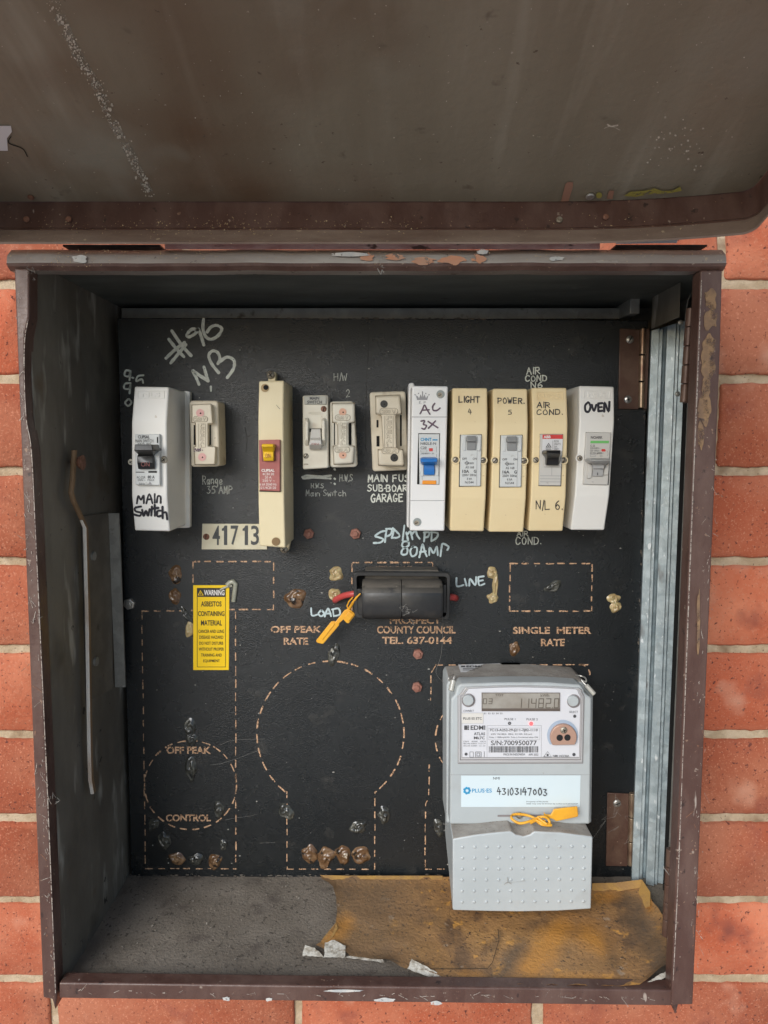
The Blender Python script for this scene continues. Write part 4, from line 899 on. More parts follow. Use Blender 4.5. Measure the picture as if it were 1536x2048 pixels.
fuse('largest ceramic fuse, with two black terminals, above the MAIN FUSE note', ((739, 784), (811, 782), (816, 940), (745, 943)), -.016, None, 0,
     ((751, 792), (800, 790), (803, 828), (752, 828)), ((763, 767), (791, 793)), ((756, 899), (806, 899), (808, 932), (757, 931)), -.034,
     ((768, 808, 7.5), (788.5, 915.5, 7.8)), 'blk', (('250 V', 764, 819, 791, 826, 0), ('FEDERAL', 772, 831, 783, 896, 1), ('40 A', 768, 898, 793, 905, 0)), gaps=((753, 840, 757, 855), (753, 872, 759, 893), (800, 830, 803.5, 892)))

# -- cream enclosure with the red breaker
d, r, cov = enclosure('breaker_enclosure', 'tall cream enclosure with a red breaker and yellow lever, overlapping the number plate', ((518, 762), (568, 761), (571, 1096), (519, 1092)), [(0, -.054), (.2, -.0585), (.24, -.059), (.74, -.059), (.79, -.058), (1, -.054)], 'cream2')
bk = slab('breaker', r, ((517.5, 880), (560, 879), (560, 983), (519, 981)), -.0622, -.052, ('red_br', 'void'), .0006)
t = MB(M['void']); t.poly([(557.5, 880), (561.5, 880), (561.5, 984), (519, 983), (519, 980.5), (557.5, 980.5)], d.surf, .0006); build('gap', t, r, recalc=False)
t = MB(M['red_dk']); t.pprism([(522, 891), (551, 890), (552, 922), (524, 923)], -.0626, -.060); build('lever_well', t, bk, bevel=.0004)
lever(bk, [(888, 523.5, 546.5, -.0735), (893, 523, 547, -.0745), (901, 525, 547.5, -.068), (904, 525.5, 547, -.0665), (914, 526, 547, -.068), (922, 527, 547, -.066)], ('yellowt',), -.060)
lettering(bk, [('ON', 530.5, 907, 541, 915.5)], Flat(-.068), 'print_red', off=.0006)
lettering(bk, [('CLIPSAL', 523, 938, 549, 943.5, .035), ('4CB120', 525, 945.5, 548, 950.5), ('20 A', 530, 952.5, 543, 957), ('250 V ~', 525, 959, 550, 963.5), ('6 kA 50/60 Hz', 519.5, 966, 553, 971), ('S/1/4CB120', 521, 973, 552, 978)], Flat(-.0622), 'print_wh')
for x, y, rr, dark in ((530, 776, 8.2, 1), (552, 1083, 8.5, 0)):
    t = MB(M['ink'] if dark else M['bare'], M['cream2'], M['emboss']); t.use(0).disc(x + (2 if dark else 0), y - (1 if dark else 0), rr * (.62 if dark else .95), d.surf, .0008); t.use(2).disc(x, y, rr, d.surf, .0005)
    t.mats = (M['void'] if dark else mat('brown_hole', (.23, .15, .075), rough=.8), M['cream2'], mat('hole_wall_tan', (.42, .30, .16), rough=.8)); build('screw_hole', t, cov, recalc=False)
screw(r, 541.5, 750, Flat(-.012), 8.5, 'screwold', True, h=.003); screw(r, 568, 1099, Flat(-.012), 8, 'screwold', True, h=.003)
t = MB(M['cream2']); t.pprism([(536, 742), (551, 744), (551, 765), (536, 765)], -.012, -.0005); t.pprism([(560, 1085), (580, 1085), (576, 1103), (560, 1100)], -.012, -.0005); build('lug', t, r, bevel=.001)
t = MB(M['ink']); t.strokes([[(553, 810), (556, 814), (560, 818)]], .8, d.surf); build('scratch', t, cov, recalc=False)

# -- small old main switch
c = P(633, 938, 0); r = thing('toggle_switch', 'small ivory toggle switch labelled MAIN SWITCH between the cream enclosure and a fuse', 'switch', c)
t = MB(M['ceramic2']); t.pprism(quadround((605, 791), (656, 790), (657, 936), (605.5, 939), 4), -.034, -.0004); body = build('body', t, r, bevel=.0014, seg=3)
S_ = Flat(-.034)
t = MB(mat('silver_name_plate', (.42, .42, .37), rough=.45), M['print']); t.pprism([(608, 792.5), (652, 792), (652, 809), (609, 809)], -.0355, -.033); build('name_plate', t, r, bevel=.0004)
lettering(body, [('MAIN', 619.5, 793.5, 638.5, 799.5, .03), ('SWITCH', 614.5, 801, 644, 807.5, .03)], Flat(-.0355), 'print')
for x0, x1 in ((610, 617), (643.5, 650.5)):
    t = MB(M['ceramic2']); t.loft([[P(x0, 835, -.0345), P(x1, 835, -.0345), P(x1, 892, -.0345), P(x0, 892, -.0345)], [P(x0 + .5, 842, -.041), P(x1 - .5, 842, -.041), P(x1 - .5, 880, -.041), P(x0 + .5, 880, -.041)]]); build('guard', t, r, bevel=.0008)
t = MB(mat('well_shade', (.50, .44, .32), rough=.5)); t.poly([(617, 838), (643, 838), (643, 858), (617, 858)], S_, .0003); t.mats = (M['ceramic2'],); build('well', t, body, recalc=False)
t = MB(M['void']); t.poly([(619, 857), (643, 857), (643, 864), (619, 864)], S_, .0005); build('gap', t, body, recalc=False)
lever(r, [(858, 622, 641, -.037), (876, 620, 642, -.040), (880, 620, 642, -.046), (889, 618, 643, -.047), (899, 619, 641, -.038)], ('grey_br2',), -.033)
t = MB(M['print_red']); t.text('ON', 623, 886, 637, 890, Flat(-.0465), .0008); build('lettering', t, r, recalc=False)
screw(r, 647.5, 818, S_, 6, 'rust', False, ang=80); screw(r, 612, 912, S_, 5.5, 'screwold', False, ang=55)
t = MB(M['screwold']); t.disc(612, 928.5, 5, S_, .0005, ry=1.6); build('slot', t, body, recalc=False)
tt_ = MB(M['ceramic2']); lift_text(tt_, 'FEDERAL', 617, 823.5, 644, 829.5, S_, .0005); build('embossing', tt_, body)

# -- AC enclosure
d, r, cov = enclosure('breaker_enclosure', 'glossy white enclosure hand marked AC 3X with a blue lever and a crown mark', ((824, 771.5), (896, 772.4), (889, 1062), (819.5, 1061.5)), FLATP, 'white')
t = MB(M['white']); t.pprism([(817, 768), (822, 765), (828, 766), (830, 775), (826, 1055), (814, 1055)], -.030, -.0006); build('base', t, r, bevel=.001)
S_ = d.surf
t = MB(M['print_lt'])
t.rect(823.5, 833.4, 895, 834.6, S_); t.rect(820, 1000.6, 890, 1001.6, S_); build('seam', t, cov, recalc=False)
t = MB(M['print_lt'])
t.poly([(834, 800), (832, 792), (830, 790), (836, 793), (838, 797), (841, 788.5), (844, 795), (844, 785), (846, 785), (846, 795), (849, 788.5), (852, 797), (854, 793), (858, 790), (856, 792), (854, 800)], S_)
for x, y in ((830, 789.5), (837, 787), (844.8, 784), (851.5, 787), (858, 789.5)): t.disc(x, y, 1.3, S_, .0005, 8)
t.text('E. P', 838, 802.5, 851.5, 807.5, S_); build('emblem', t, cov, recalc=False)
t = MB(M['ink_violet'])
t.strokes([[(185, 415), (215, 360), (240, 308), (270, 365), (306, 420)], [(206, 372), (296, 366)], [(365, 288), (340, 325), (346, 370), (390, 374), (430, 345)], [(196, 506), (240, 500), (226, 545), (262, 560), (240, 602), (205, 594)], [(284, 510), (345, 550), (402, 586)], [(374, 502), (335, 545), (288, 592)]], 3.0, S_, .0004, .25, (810, 760), 6.144)
build('handwriting', t, cov, recalc=False)
for x, y in ((881, 788.5), (834.5, 1044)):
    t = MB(mat('hole_wall', (.28, .31, .30), rough=.5), M['screwold'], M['void']); t.disc(x, y, 8.3, S_, .0004); t.use(1).disc(x - 1, y + 1.5, 5, S_, .0008); t.use(2).stroke([(x - 4, y + 3), (x + 1, y + 1)], 1.2, S_, .001); build('screw_hole', t, cov, recalc=False)
t = MB(M['void']); t.poly([(836.5, 866.5), (880, 866.8), (878.5, 969.5), (834, 968.5)], S_, .0003); build('window', t, cov, recalc=False)
bk = slab('breaker', r, ((837.5, 868), (879, 868), (878, 969), (839, 968.5)), -.0628, -.058, ('grey_br',), .0004)
SB = Flat(-.0628)
lettering(bk, [('CHNT', 841, 875.5, 863, 882, .035)], SB, 'blue_print'); t = MB(M['blue_print']); t.rect(865, 878.5, 875, 881, SB); build('marking', t, bk, recalc=False)
lettering(bk, [('NB2LE-N', 841, 884.5, 872, 889.5, .01), ('C20', 841, 893, 853, 898, .01), ('230/400V~ 50', 841, 905.5, 868, 908.5)], SB, 'print')
t = MB(M['red_print'], M['print_lt']); t.rect(858, 896.5, 865.5, 902.5, SB); t.use(1).frame(841, 899.5, 854, 904, .6, SB); t.rect(872.5, 893, 873.2, 905, SB); t.rect(872.5, 908, 873.2, 914, SB); build('marking', t, bk, recalc=False)
lever(bk, [(914, 846, 871, -.0655), (917, 842, 874.5, -.076), (924, 842, 874.5, -.077), (929, 843, 874, -.066), (930, 848, 869, -.0655), (940, 848, 869.5, -.066), (950, 848, 869.5, -.065)], ('blue_tog',), -.060)
t = MB(M['grey_br']); t.pprism([(840, 932), (847, 928), (847, 952), (840, 952)], -.064, -.062); t.pprism([(870, 928), (877.5, 932), (877, 952), (870, 952)], -.064, -.062); build('lever_guard', t, bk, bevel=.0004)
t = MB(M['orange']); t.pprism([(845, 961), (872.5, 961), (872.5, 968.8), (844.5, 968.6)], -.0636, -.062); build('indicator', t, bk, bevel=.0003)
t = MB(M['print_lt']); t.rect(844, 951.5, 844.7, 960, SB); t.rect(844, 951, 872, 951.7, SB); build('marking', t, bk, recalc=False)

# -- cream 4 and 5, AIR COND, OVEN
def weber(quad, label, words, brk, amps, screws, seed):
    d, r, cov = enclosure('breaker_enclosure', label, quad, KINK, 'cream'); S_ = d.surf
    t = MB(M['ink'])
    for i, (tx, a, w) in enumerate(words): t.hand(tx, *a, w, S_, .0004, seed + i)
    build('handwriting', t, cov, recalc=False)
    (x0, y0), (x1, y1), dxb = brk
    Yb = -.0672
    q = lambda u, v: (x0 + (x1 - x0) * u + dxb * v, y0 + (y1 - y0) * v)
    t = MB(M['void']); t.poly([q(-.03, 0), q(1.0, -.01), q(1.0, 1.0), q(-.03, 1.01)], S_, .0003); build('gap', t, cov, recalc=False)
    bk = slab('breaker', r, (q(0.02, 0), q(1, 0), q(1, 1), q(.02, 1)), Yb, -.058, ('grey_br',), .0012, r=2)
    SB = Flat(Yb)
    t = MB(M['grey_tog']); a, b = q(.30, .015), q(.74, .015)
    lever(bk, [(q(0, .02)[1], q(.30, 0)[0], q(.74, 0)[0], -.0705), (q(0, .12)[1], q(.30, 0)[0], q(.74, 0)[0], -.0735), (q(0, .15)[1], q(.31, 0)[0], q(.74, 0)[0], -.0695), (q(0, .30)[1], q(.30, 0)[0], q(.74, 0)[0], -.0685)], ('grey_tog',), -.066)
    t = MB(M['grey_br']); f = [q(.80, .03), q(.97, .04), q(.97, .28), q(.90, .32), q(.80, .31)]; t.pprism(f, -.0688, -.0668)
    f = [q(.08, .05), q(.26, .05), q(.26, .31), q(.12, .31)]; t.pprism(f, -.0680, -.0668); build('lever_guard', t, bk, bevel=.0005)
    t = MB(M['print_lt']); t.poly([q(.79, .03), q(.805, .03), q(.805, .98), q(.79, .98)], SB); build('marking', t, bk, recalc=False)
    X = lambda u, v: q(u, v)[0]; Yq = lambda v: q(0, v)[1]
    L_ = []
    for tx, u0, u1, v0, v1, bo in (('OFF', .10, .32, .445, .485, .01), ('ON', .60, .78, .445, .485, .01), ('WEBER', .26, .66, .535, .57, .0), ('AS 168', .26, .66, .61, .655, .01), (amps, .12, .44, .68, .74, .025), ('G', .66, .78, .68, .74, .025), ('250V 50Hz', .12, .78, .76, .805, .01), ('6 kA', .34, .58, .83, .875, .01), ('N1544', .26, .66, .90, .945, .01)):
        L_.append((tx, X(u0, (v0 + v1) / 2), Yq(v0), X(u1, (v0 + v1) / 2), Yq(v1), bo))
    lettering(bk, L_, SB, 'print')
    t = MB(M['print']); cx, cy = q(.32, .55); 
    for a, b in (((0, -4), (4, 0)), ((4, 0), (0, 4)), ((0, 4), (-4, 0)), ((-4, 0), (0, -4))): t.stroke([(cx + a[0], cy + a[1]), (cx + b[0], cy + b[1])], .8, SB, .0004, False)
    build('emblem', t, bk, recalc=False)
    for i, (x, y) in enumerate(screws):
        t = MB(M['cream'], M['emboss']); t.use(0).ringd(x, y, 6.2, 8.6, S_, .0012); t.loft([[S_.hit(x + 8.6 * math.cos(a), y + 8.6 * math.sin(a), .0012) for a in [k * math.pi / 12 for k in range(24)]], [S_.hit(x + 8.9 * math.cos(a), y + 8.9 * math.sin(a), 0) for a in [k * math.pi / 12 for k in range(24)]]], False, False)
        build('screw_collar', t, cov, recalc=False); screw(r, x, y, S_, 6, 'screwold', False, ang=48 - 35 * i, off=.0003)
    return d, r, cov
weber(((904.8, 776), (974.6, 776), (967.7, 1063), (899.7, 1062)), 'cream enclosure hand lettered LIGHT 4 with a grey lever breaker', (('LIGHT', (917, 793, 961, 805), 2.0), ('4', (936, 818, 945, 829), 1.3)), ((921, 869.5), (963.5, 972.5), -2.2), '10A', ((911, 919.5), (966, 920.5)), 3)
weber(((985.7, 777), (1054.6, 777.5), (1047, 1064.4), (977.3, 1063.8)), 'cream enclosure hand lettered POWER 5 with a grey lever breaker', (('POWER.', (995, 796, 1050, 807), 1.8), ('5', (1016, 820, 1025, 829), 1.3)), ((1001.5, 870.5), (1045, 974), -2.6), '16A', ((990, 921), (1047.5, 921.5)), 9)

d, r, cov = enclosure('breaker_enclosure', 'cream enclosure hand lettered AIR COND. with a black lever and red banded breaker', ((1063.6, 775.4), (1133.3, 775.4), (1125.8, 1062.3), (1057, 1062)), KINK, 'cream'); S_ = d.surf
embossed_box(cov, d, 1073.5, 784, 1126.5, 799.5, 'cream', 1.1, ('CLIPSAL', 1077, 787, 1123, 796, .03))
t = MB(M['ink']); t.hand('AIR', 1074, 804.5, 1102, 815.5, 1.9, S_, .0004, 41); t.hand('COND.', 1073, 819, 1127, 829, 1.8, S_, .0004, 42); t.hand('N/L 6.', 1071, 1002, 1127, 1019, 1.6, S_, .0004, 43); build('handwriting', t, cov, recalc=False)
for i, (x, y) in enumerate(((1071.5, 920), (1127, 920.5))):
    t = MB(M['cream']); t.ringd(x, y, 6.2, 8.6, S_, .0012); build('screw_collar', t, cov, recalc=False); screw(r, x, y, S_, 6, 'screwold', False, ang=-40 + 120 * i, off=.0003)
t = MB(M['void']); t.poly([(1079.5, 868), (1126, 868), (1122, 972.5), (1076.5, 972)], S_, .0003); build('gap', t, cov, recalc=False)
bk = slab('breaker', r, ((1081, 868.5), (1126, 868.5), (1121.5, 971.5), (1078, 971)), -.0672, -.058, ('grey_br2',), .0006); SB = Flat(-.0672)
t = MB(M['sticker_w']); t.poly([(1085, 878), (1125.5, 878), (1124.5, 902), (1084, 902)], SB, .0002); build('face_label', t, bk, recalc=False)
t = MB(M['red_print']); t.poly([(1085, 869.3), (1125.5, 869.3), (1125.5, 877.8), (1085, 877.8)], SB, .0002); build('red_band', t, bk, recalc=False)
lettering(bk, [('ABB', 1087, 871, 1101, 876.5, .04)], SB, 'print_wh', off=.0005); lettering(bk, [('S231', 1108, 880.5, 1117, 884.5, .01), ('20A/T2', 1108, 886, 1121, 890), ('3kA', 1108, 891.5, 1114, 895), ('250V', 1108, 896, 1117, 899.5)], SB, 'print', off=.0005)
t = MB(M['print'], M['sticker_w']); t.poly([(1091, 895), (1097, 885.5), (1103, 895)], SB, .0005); t.use(1).poly([(1093.6, 893.8), (1097, 888), (1100.5, 893.8)], SB, .0008); t.use(0).disc(1097, 892, 1.4, SB, .001, 8); t.rect(1105.2, 881, 1105.8, 898, SB, .0005); t.rect(1091, 897.3, 1102, 898.8, SB, .0005); build('emblem', t, bk, recalc=False)
lever(bk, [(900.5, 1094, 1121.5, -.083), (907, 1093, 1121.5, -.086), (915, 1094, 1119, -.078), (918, 1094, 1118.5, -.076), (930, 1093, 1118, -.074)], ('blk',), -.065)
t = MB(M['grey_br2']); t.pprism([(1087, 905), (1092, 903), (1092, 930), (1117, 931), (1120, 925), (1123, 912), (1123.5, 934), (1088, 934)], -.0690, -.0665); build('lever_guard', t, bk, bevel=.0005)
t = MB(M['print_lt']); [t.poly([(1080, y), (1122, y + .4), (1122, y + 1.2), (1080, y + .8)], SB) for y in (951, 957, 963)]; t.rect(1103, 935, 1103.8, 951, SB); build('groove', t, bk, recalc=False)

d, r, cov = enclosure('breaker_enclosure', 'white enclosure at the hinge end of the row, marked OVEN in thick black', ((1158.5, 771.5), (1228.3, 773.3), (1208.8, 1060.5), (1141.4, 1060)), KINK, 'white2'); S_ = d.surf
embossed_box(cov, d, 1167, 781, 1220.5, 797.5, 'white2', 1.2, ('NLS', 1176, 784.5, 1211, 794, .02))
t = MB(M['ink'])
t.strokes([[(870, 285), (832, 330), (840, 398), (880, 402), (902, 340), (880, 290)], [(918, 320), (945, 395), (975, 318)], [(1000, 302), (1002, 400)], [(1000, 302), (1052, 296)], [(1000, 350), (1045, 346)], [(1002, 400), (1050, 394)], [(1075, 405), (1080, 290), (1130, 402), (1142, 282)]], 4.6, S_, .0003, .3, (1040, 760), 6.4)
build('handwriting', t, cov, recalc=False)
t = MB(M['emboss']); t.mats = (M['white2'],); t.ringd(1159, 916.5, 6, 8.4, S_, .001); build('screw_collar', t, cov, recalc=False); screw(r, 1159, 916.5, S_, 6, 'screwold', True, off=.0003)
t = MB(M['void']); t.poly([(1171, 864.5), (1222, 865), (1217, 970), (1165.5, 968.5)], S_, .0003); build('gap', t, cov, recalc=False)
bk = slab('breaker', r, ((1172.5, 865), (1222.5, 865), (1216, 970), (1166.5, 968.5)), -.0672, -.058, ('grey_br2',), .0006); SB = Flat(-.0672)
lettering(bk, [('NOARK', 1181.5, 872, 1205, 877.5, .03), ('C 25', 1180.5, 889.5, 1189.5, 893.5, .01), ('230/400V~', 1180, 894.5, 1200, 898), ('GB 10963.1', 1180, 899.5, 1200, 903), ('IEC/EN 60898-1', 1180, 904.5, 1206, 908)], SB, 'print')
t = MB(M['green_print'], M['red_print'], M['print_lt']); t.poly([(1181, 881.5), (1218, 881.5), (1217.5, 886.5), (1180.5, 886.5)], SB); t.use(1).poly(rrect(1202.5, 898, 1211, 903, 2), SB); t.use(2).frame(1180, 909, 1191, 913.5, .6, SB); t.ringd(1202, 912, 1.6, 2.4, SB); t.stroke([(1214, 902), (1216, 907), (1214, 912)], .7, SB); build('marking', t, bk, recalc=False)
lever(bk, [(917, 1181, 1221, -.079), (921, 1180, 1220.5, -.084), (926, 1181, 1220, -.080), (928, 1186, 1209, -.073), (937, 1186, 1209, -.0725), (938.5, 1186, 1208, -.0705), (953, 1185.5, 1206.5, -.069)], ('grey_tog2',), -.065)
lettering(bk, [('I', 1194, 945, 1195.5, 950, .02)], Flat(-.070), 'print', off=.0006)
t = MB(M['grey_br2']); t.pprism([(1177, 927), (1185, 931), (1184, 949), (1182, 957), (1174, 957)], -.0690, -.0665); t.pprism([(1210, 934), (1219, 925), (1217, 950), (1208, 950)], -.0690, -.0665); build('lever_guard', t, bk, bevel=.0005)

# ------------------------------------------------------------------ number plate and warning sticker
npl = thing('number_plate', 'cream plate numbered 41713 screwed to the panel', 'number plate', P(468, 1098, 0))
t = MB(M['plate'], M['num']); t.pprism([(404.5, 1047.5), (534, 1048), (534, 1099), (403, 1099)], -.0016, -.0003); pl = build('plate', t, npl, bevel=.0003)
t = MB(M['num'])
for ch, x0, x1 in (('4', 425, 440), ('7', 461.5, 477), ('3', 502, 518)): t.text(ch, x0, 1051, x1, 1090, Flat(-.0016), .0003, bold=.012)
for x0 in (444.5, 486): t.poly([(x0 + 3.5, 1090), (x0 + 3.5, 1061.5), (x0 - .8, 1061.5), (x0 - .8, 1057.5), (x0 + 2.5, 1055.5), (x0 + 5, 1051), (x0 + 10, 1051), (x0 + 10, 1090)], Flat(-.0016))
build('numerals', t, pl, recalc=False); screw(npl, 412.5, 1073.5, Flat(-.0016), 6.5, 'rust', False, ang=85)

ws = thing('warning_sticker', 'yellow asbestos warning sticker with black lettering stuck on the panel', 'sticker', P(422, 1340, 0))
t = MB(M['yellow']); t.pprism([(386.5, 1170.5), (458.5, 1170.5), (457.5, 1340), (386.5, 1340)], -.0005, -.0002); st = build('backing', t, ws)
S_ = Flat(-.0005); K = lambda x, y: (240 + x / 4.8, 1080 + y / 4.8)
t = MB(M['vinyl_blk'], M['yellow'])
x0, y0 = K(740, 460); x1, y1 = K(1015, 1220); t.frame(x0, y0, x1, y1, .9, S_, .0003); t.rect(x0, y0, x1, K(0, 545)[1], S_, .0005)
t.use(1); a, b, c = K(748, 530), K(774, 478), K(805, 530); t.poly([a, b, c], S_, .0008); t.use(0); a, b, c = K(758, 525), K(775, 490), K(795, 525); t.poly([a, b, c], S_, .0011); t.use(1).stroke([K(776, 500), K(776, 518)], 1, S_, .0014, False)
build('border', t, st, recalc=False)
def klist(l): return [(tx,) + K(a, b) + K(c, d_) + (bo,) for tx, a, b, c, d_, bo in l]
lettering(st, klist([('WARNING', 808, 477, 1005, 530, .03)]), S_, 'print_wh', off=.0008)
lettering(st, klist([('ASBESTOS', 778, 588, 975, 638, .02), ('CONTAINING', 750, 682, 1003, 730, .02), ('MATERIAL', 778, 770, 980, 820, .02), ('CANCER AND LUNG', 753, 860, 1000, 892, .01), ('DISEASE HAZARD', 762, 917, 992, 948, .01), ('DO NOT DISTURB', 762, 975, 990, 1005, .01), ('WITHOUT PROPER', 757, 1032, 998, 1062, .01), ('TRAINING AND', 778, 1089, 978, 1119, .01), ('EQUIPMENT', 800, 1146, 958, 1177, .01)]), S_, 'vinyl_blk')
dr = MB(M['smoke']); c = [P(x, y, -.001) for x, y in ((455, 1171), (460, 1165), (466, 1163), (471, 1168), (470, 1180), (468, 1195), (467, 1203))]
dr.mats = (mat('grey_adhesive', (.36, .36, .28), (.27, .27, .21), vs=200, rough=.3, coat=.5),); dr.tube(c, .0028, 10, .8); c = [P(x, y, -.0012) for x, y in ((440, 1180), (448, 1176), (456, 1173), (464, 1172))]; dr.tube(c, .0012, 8)
tag(build('adhesive_drip', dr, None, loc=P(468, 1203, 0), smooth=80), 'dried grey adhesive drip over the corner of the yellow sticker', 'adhesive drip')

# ------------------------------------------------------------------ service fuse holder, its cables and tag
sf = thing('service_fuse', 'black service fuse holder with a dusty barrel across the middle of the panel', 'fuse', P(805, 1240, 0))
t = MB(M['dustyblk'], M['blk_soft']); t.pprism([(736, 1136), (870, 1136), (874, 1142), (884, 1236), (712, 1236), (730, 1142)], -.006, -.0004); t.pprism(quadround((730, 1140), (878, 1140), (878, 1232), (730, 1230), 4), -.026, -.005)
build('base', t, sf, bevel=.001)
fr = MB(M['blk_soft']); o_ = quadround((706, 1144), (901, 1146), (899, 1240), (709, 1236), 10, 6); i_ = quadround((712.5, 1151), (894.5, 1153), (892.5, 1234), (715.5, 1230), 7, 6)
A = lambda q, Y: [P(x, y, Y) for x, y in q]
fr.loft([A(i_, -.030), A(i_, -.0345), A(o_, -.0345)], False, False); oo = A(o_, -.0345); fr.loft([oo, [Vector((p.x, -.026, p.z)) for p in oo]], False, False); ii = A(i_, -.0345); fr.loft([ii, [Vector((p.x, -.020, p.z)) for p in ii]], False, False)
fr.loft([[Vector((p.x, -.026, p.z)) for p in oo], [Vector((p.x, -.026, p.z)) for p in ii]], False, False)
bmesh.ops.remove_doubles(fr.bm, verts=fr.bm.verts, dist=.00002); build('flange', fr, sf, bevel=.0006)
t = MB(M['void']); t.pprism(i_, -.021, -.019); build('recess', t, sf)
br_ = MB(M['blk_soft'], M['dustyblk'], mat('thin_dust_film', (.05, .046, .040), (.085, .076, .064), vs=40, rough=.6, specks=[((.028, .027, .027), 60, .58, .1)])); yc, zc_ = -.024, (P(800, 1163, -.035).z + P(800, 1236, -.035).z) / 2; hh = (P(800, 1158, -.035).z - P(800, 1236, -.035).z) / 2
def barrel(xa, xb, e0, e1):
    rows = []; n = 18
    for i, (x, s) in enumerate(((xa, .93 if e0 else .99), (xa + .003, 1), (xb - .003, 1), (xb, .93 if e1 else .99))):
        row = []
        for k in range(n + 1):
            a = math.pi * k / n; ca, sa = math.cos(a), math.sin(a); sg = lambda v, p: math.copysign(abs(v) ** p, v)
            row.append(Vector((x, yc - .027 * s * sg(sa, .62), zc_ + hh * s * sg(ca, .62))))
        rows.append(row)
    br_.loft(rows)
    for f in br_.bm.faces:
        f.normal_update(); k = f.calc_center_median().z - zc_
        f.material_index = 1 if k > hh * .80 else 2 if k > hh * .50 else 0
xa, xm, xb = P(724, 1200, -.048).x, P(803.5, 1200, -.05).x, P(886, 1200, -.048).x
barrel(xa, xm - .0003, 1, 0); barrel(xm + .0003, xb, 0, 1); bar_o = build('barrel', br_, sf, smooth=50)
t = MB(M['dustyblk']); t.mats = (mat('barrel_dust', (.12, .105, .088), rough=.95, hole=(140, .34, .32)),)
for i in range(3):
    pass
t = MB(M['blk_soft']); t.pprism([(713, 1178), (725, 1178), (725, 1232), (714, 1228)], -.0335, -.021); t.pprism([(886, 1170), (893, 1170), (893, 1226), (886, 1226)], -.0335, -.021); build('end_block', t, sf, bevel=.0006)
def cable(pts, r, lab):
    t = MB(M['cable']); q = [P(*p) for p in pts]; q = [Vector(v) for v in catmull([tuple(v) for v in q])]; t.tube(q, r, 14); return tag(build('cable', t, None, loc=q[0], smooth=80), lab, 'cable', 'red cables of the service fuse')
cable([(671, 1201, .004), (672, 1199, -.004), (686, 1192, -.012), (705, 1188, -.018), (722, 1187, -.018)], .0031, 'red cable bending from the sealant into the fuse holder, above the LOAD mark')
cable([(880, 1194, -.018), (898, 1194, -.018), (908, 1195, -.014), (911, 1196, -.004), (911, 1196, .004)], .0033, 'short red cable stub leaving the fuse holder below the LINE mark')
tg = thing('seal_tag', 'yellow-orange plastic seal tag hanging diagonally from the service fuse holder', 'tag', P(660, 1270, -.02), 'orange seal tags')
t = MB(M['tag']); T = lambda pts: conv((630, 1100), 5.12, pts)
t.pprism(T([(10, 930), (165, 735), (185, 730), (212, 735), (300, 620), (345, 598), (410, 655), (405, 675), (345, 752), (325, 750), (290, 712), (248, 752), (247, 772), (85, 962), (70, 962), (20, 950)]), -.026, -.0235)
t.pprism(T([(298, 690), (350, 625), (400, 665), (345, 735)]), -.0272, -.0262); t.pprism(T([(60, 905), (190, 745), (205, 760), (75, 925)]), -.0268, -.0255)
tb = build('tag_body', t, tg, bevel=.0006)
t = MB(M['tag']); q = [P(*p) for p in ((699, 1217, -.026), (706, 1205, -.032), (714, 1194, -.036), (721, 1187, -.036))]; t.tube(q, .0016, 8, .45)
q = [P(*p) for p in ((697, 1218, -.025), (694, 1212, -.025), (698, 1203, -.026), (706, 1194, -.027))]; t.tube(q, .0007, 8); build('tie', t, tg, smooth=80)

# ------------------------------------------------------------------ electricity meter
mt = thing('electricity_meter', 'pale grey electricity meter with a clear window and dimpled terminal cover', 'meter', P(1040, 1822, 0))
Z5 = lambda pts: conv((860, 1300), 4.267, pts)
YM = -.064; SM = Flat(YM)
t = MB(M['meter'], M['meter_dusty'])
zt_m = P(1000, 1367, YM).z
out = Z5([(172, 400), (178, 330), (190, 300), (520, 278), (900, 276), (1290, 300), (1330, 322), (1372, 395), (1362, 1490), (168, 1490)])
mp = [P(x, y, -.045) for x, y in Z5([(140, 370), (142, 300), (160, 262), (520, 240), (900, 240), (1305, 268), (1350, 310), (1395, 390), (1380, 1480), (140, 1480)])]
fp = [P(x, y, YM) for x, y in Z5([(178, 420), (215, 380), (232, 312), (262, 288), (640, 280), (1000, 280), (1285, 300), (1310, 330), (1322, 372), (1384, 412), (1368, 1490), (168, 1490)])]
t.loft([[Vector((p.x * 1 , -.0004, p.z)) for p in mp], mp])
bmesh.ops.recalc_face_normals(t.bm, faces=t.bm.faces)
for f in t.bm.faces:
    if f.normal.z > .5: f.material_index = 1
body = build('case', t, mt, bevel=.0018, seg=3)
t = MB(M['meter']); t.prism(fp, -.044); front = build('front_cover', t, mt, bevel=.002, seg=3)
t = MB(M['void']); q = [P(x, y, -.004) for x, y in Z5([(610, 118), (770, 118), (765, 150), (625, 150)])]; t.loft([q, [p + Vector((0, 0, .0012)) for p in q]]); build('hanger_notch', t, body)
# maker label on the dusty top
TOPP = Plane(P(1000, 1330, 0) + Vector((0, 0, .0)), Vector((0, 0, 1)))
zc = max(p.z for p in mp); TOPP = Plane(Vector((0, 0, zc - .0001)), Vector((0, -.06, 1)))
t = MB(M['sticker_w'], M['print']); t.poly(Z5([(240, 126), (600, 116), (618, 186), (262, 192)]), TOPP, .0002); t.use(1).text('EDMI', *Z5([(310, 136)])[0], *Z5([(440, 152)])[0], TOPP, .0005, bold=.03)
for a in ((265, 138, 300, 150),): t.rect(*Z5([(a[0], a[1])])[0], *Z5([(a[2], a[3])])[0], TOPP, .0005)
for yy in (160, 172): t.rect(*Z5([(280, yy)])[0], *Z5([(430 if yy < 170 else 470, yy + 5)])[0], TOPP, .0005)
build('label', t, body, recalc=False)
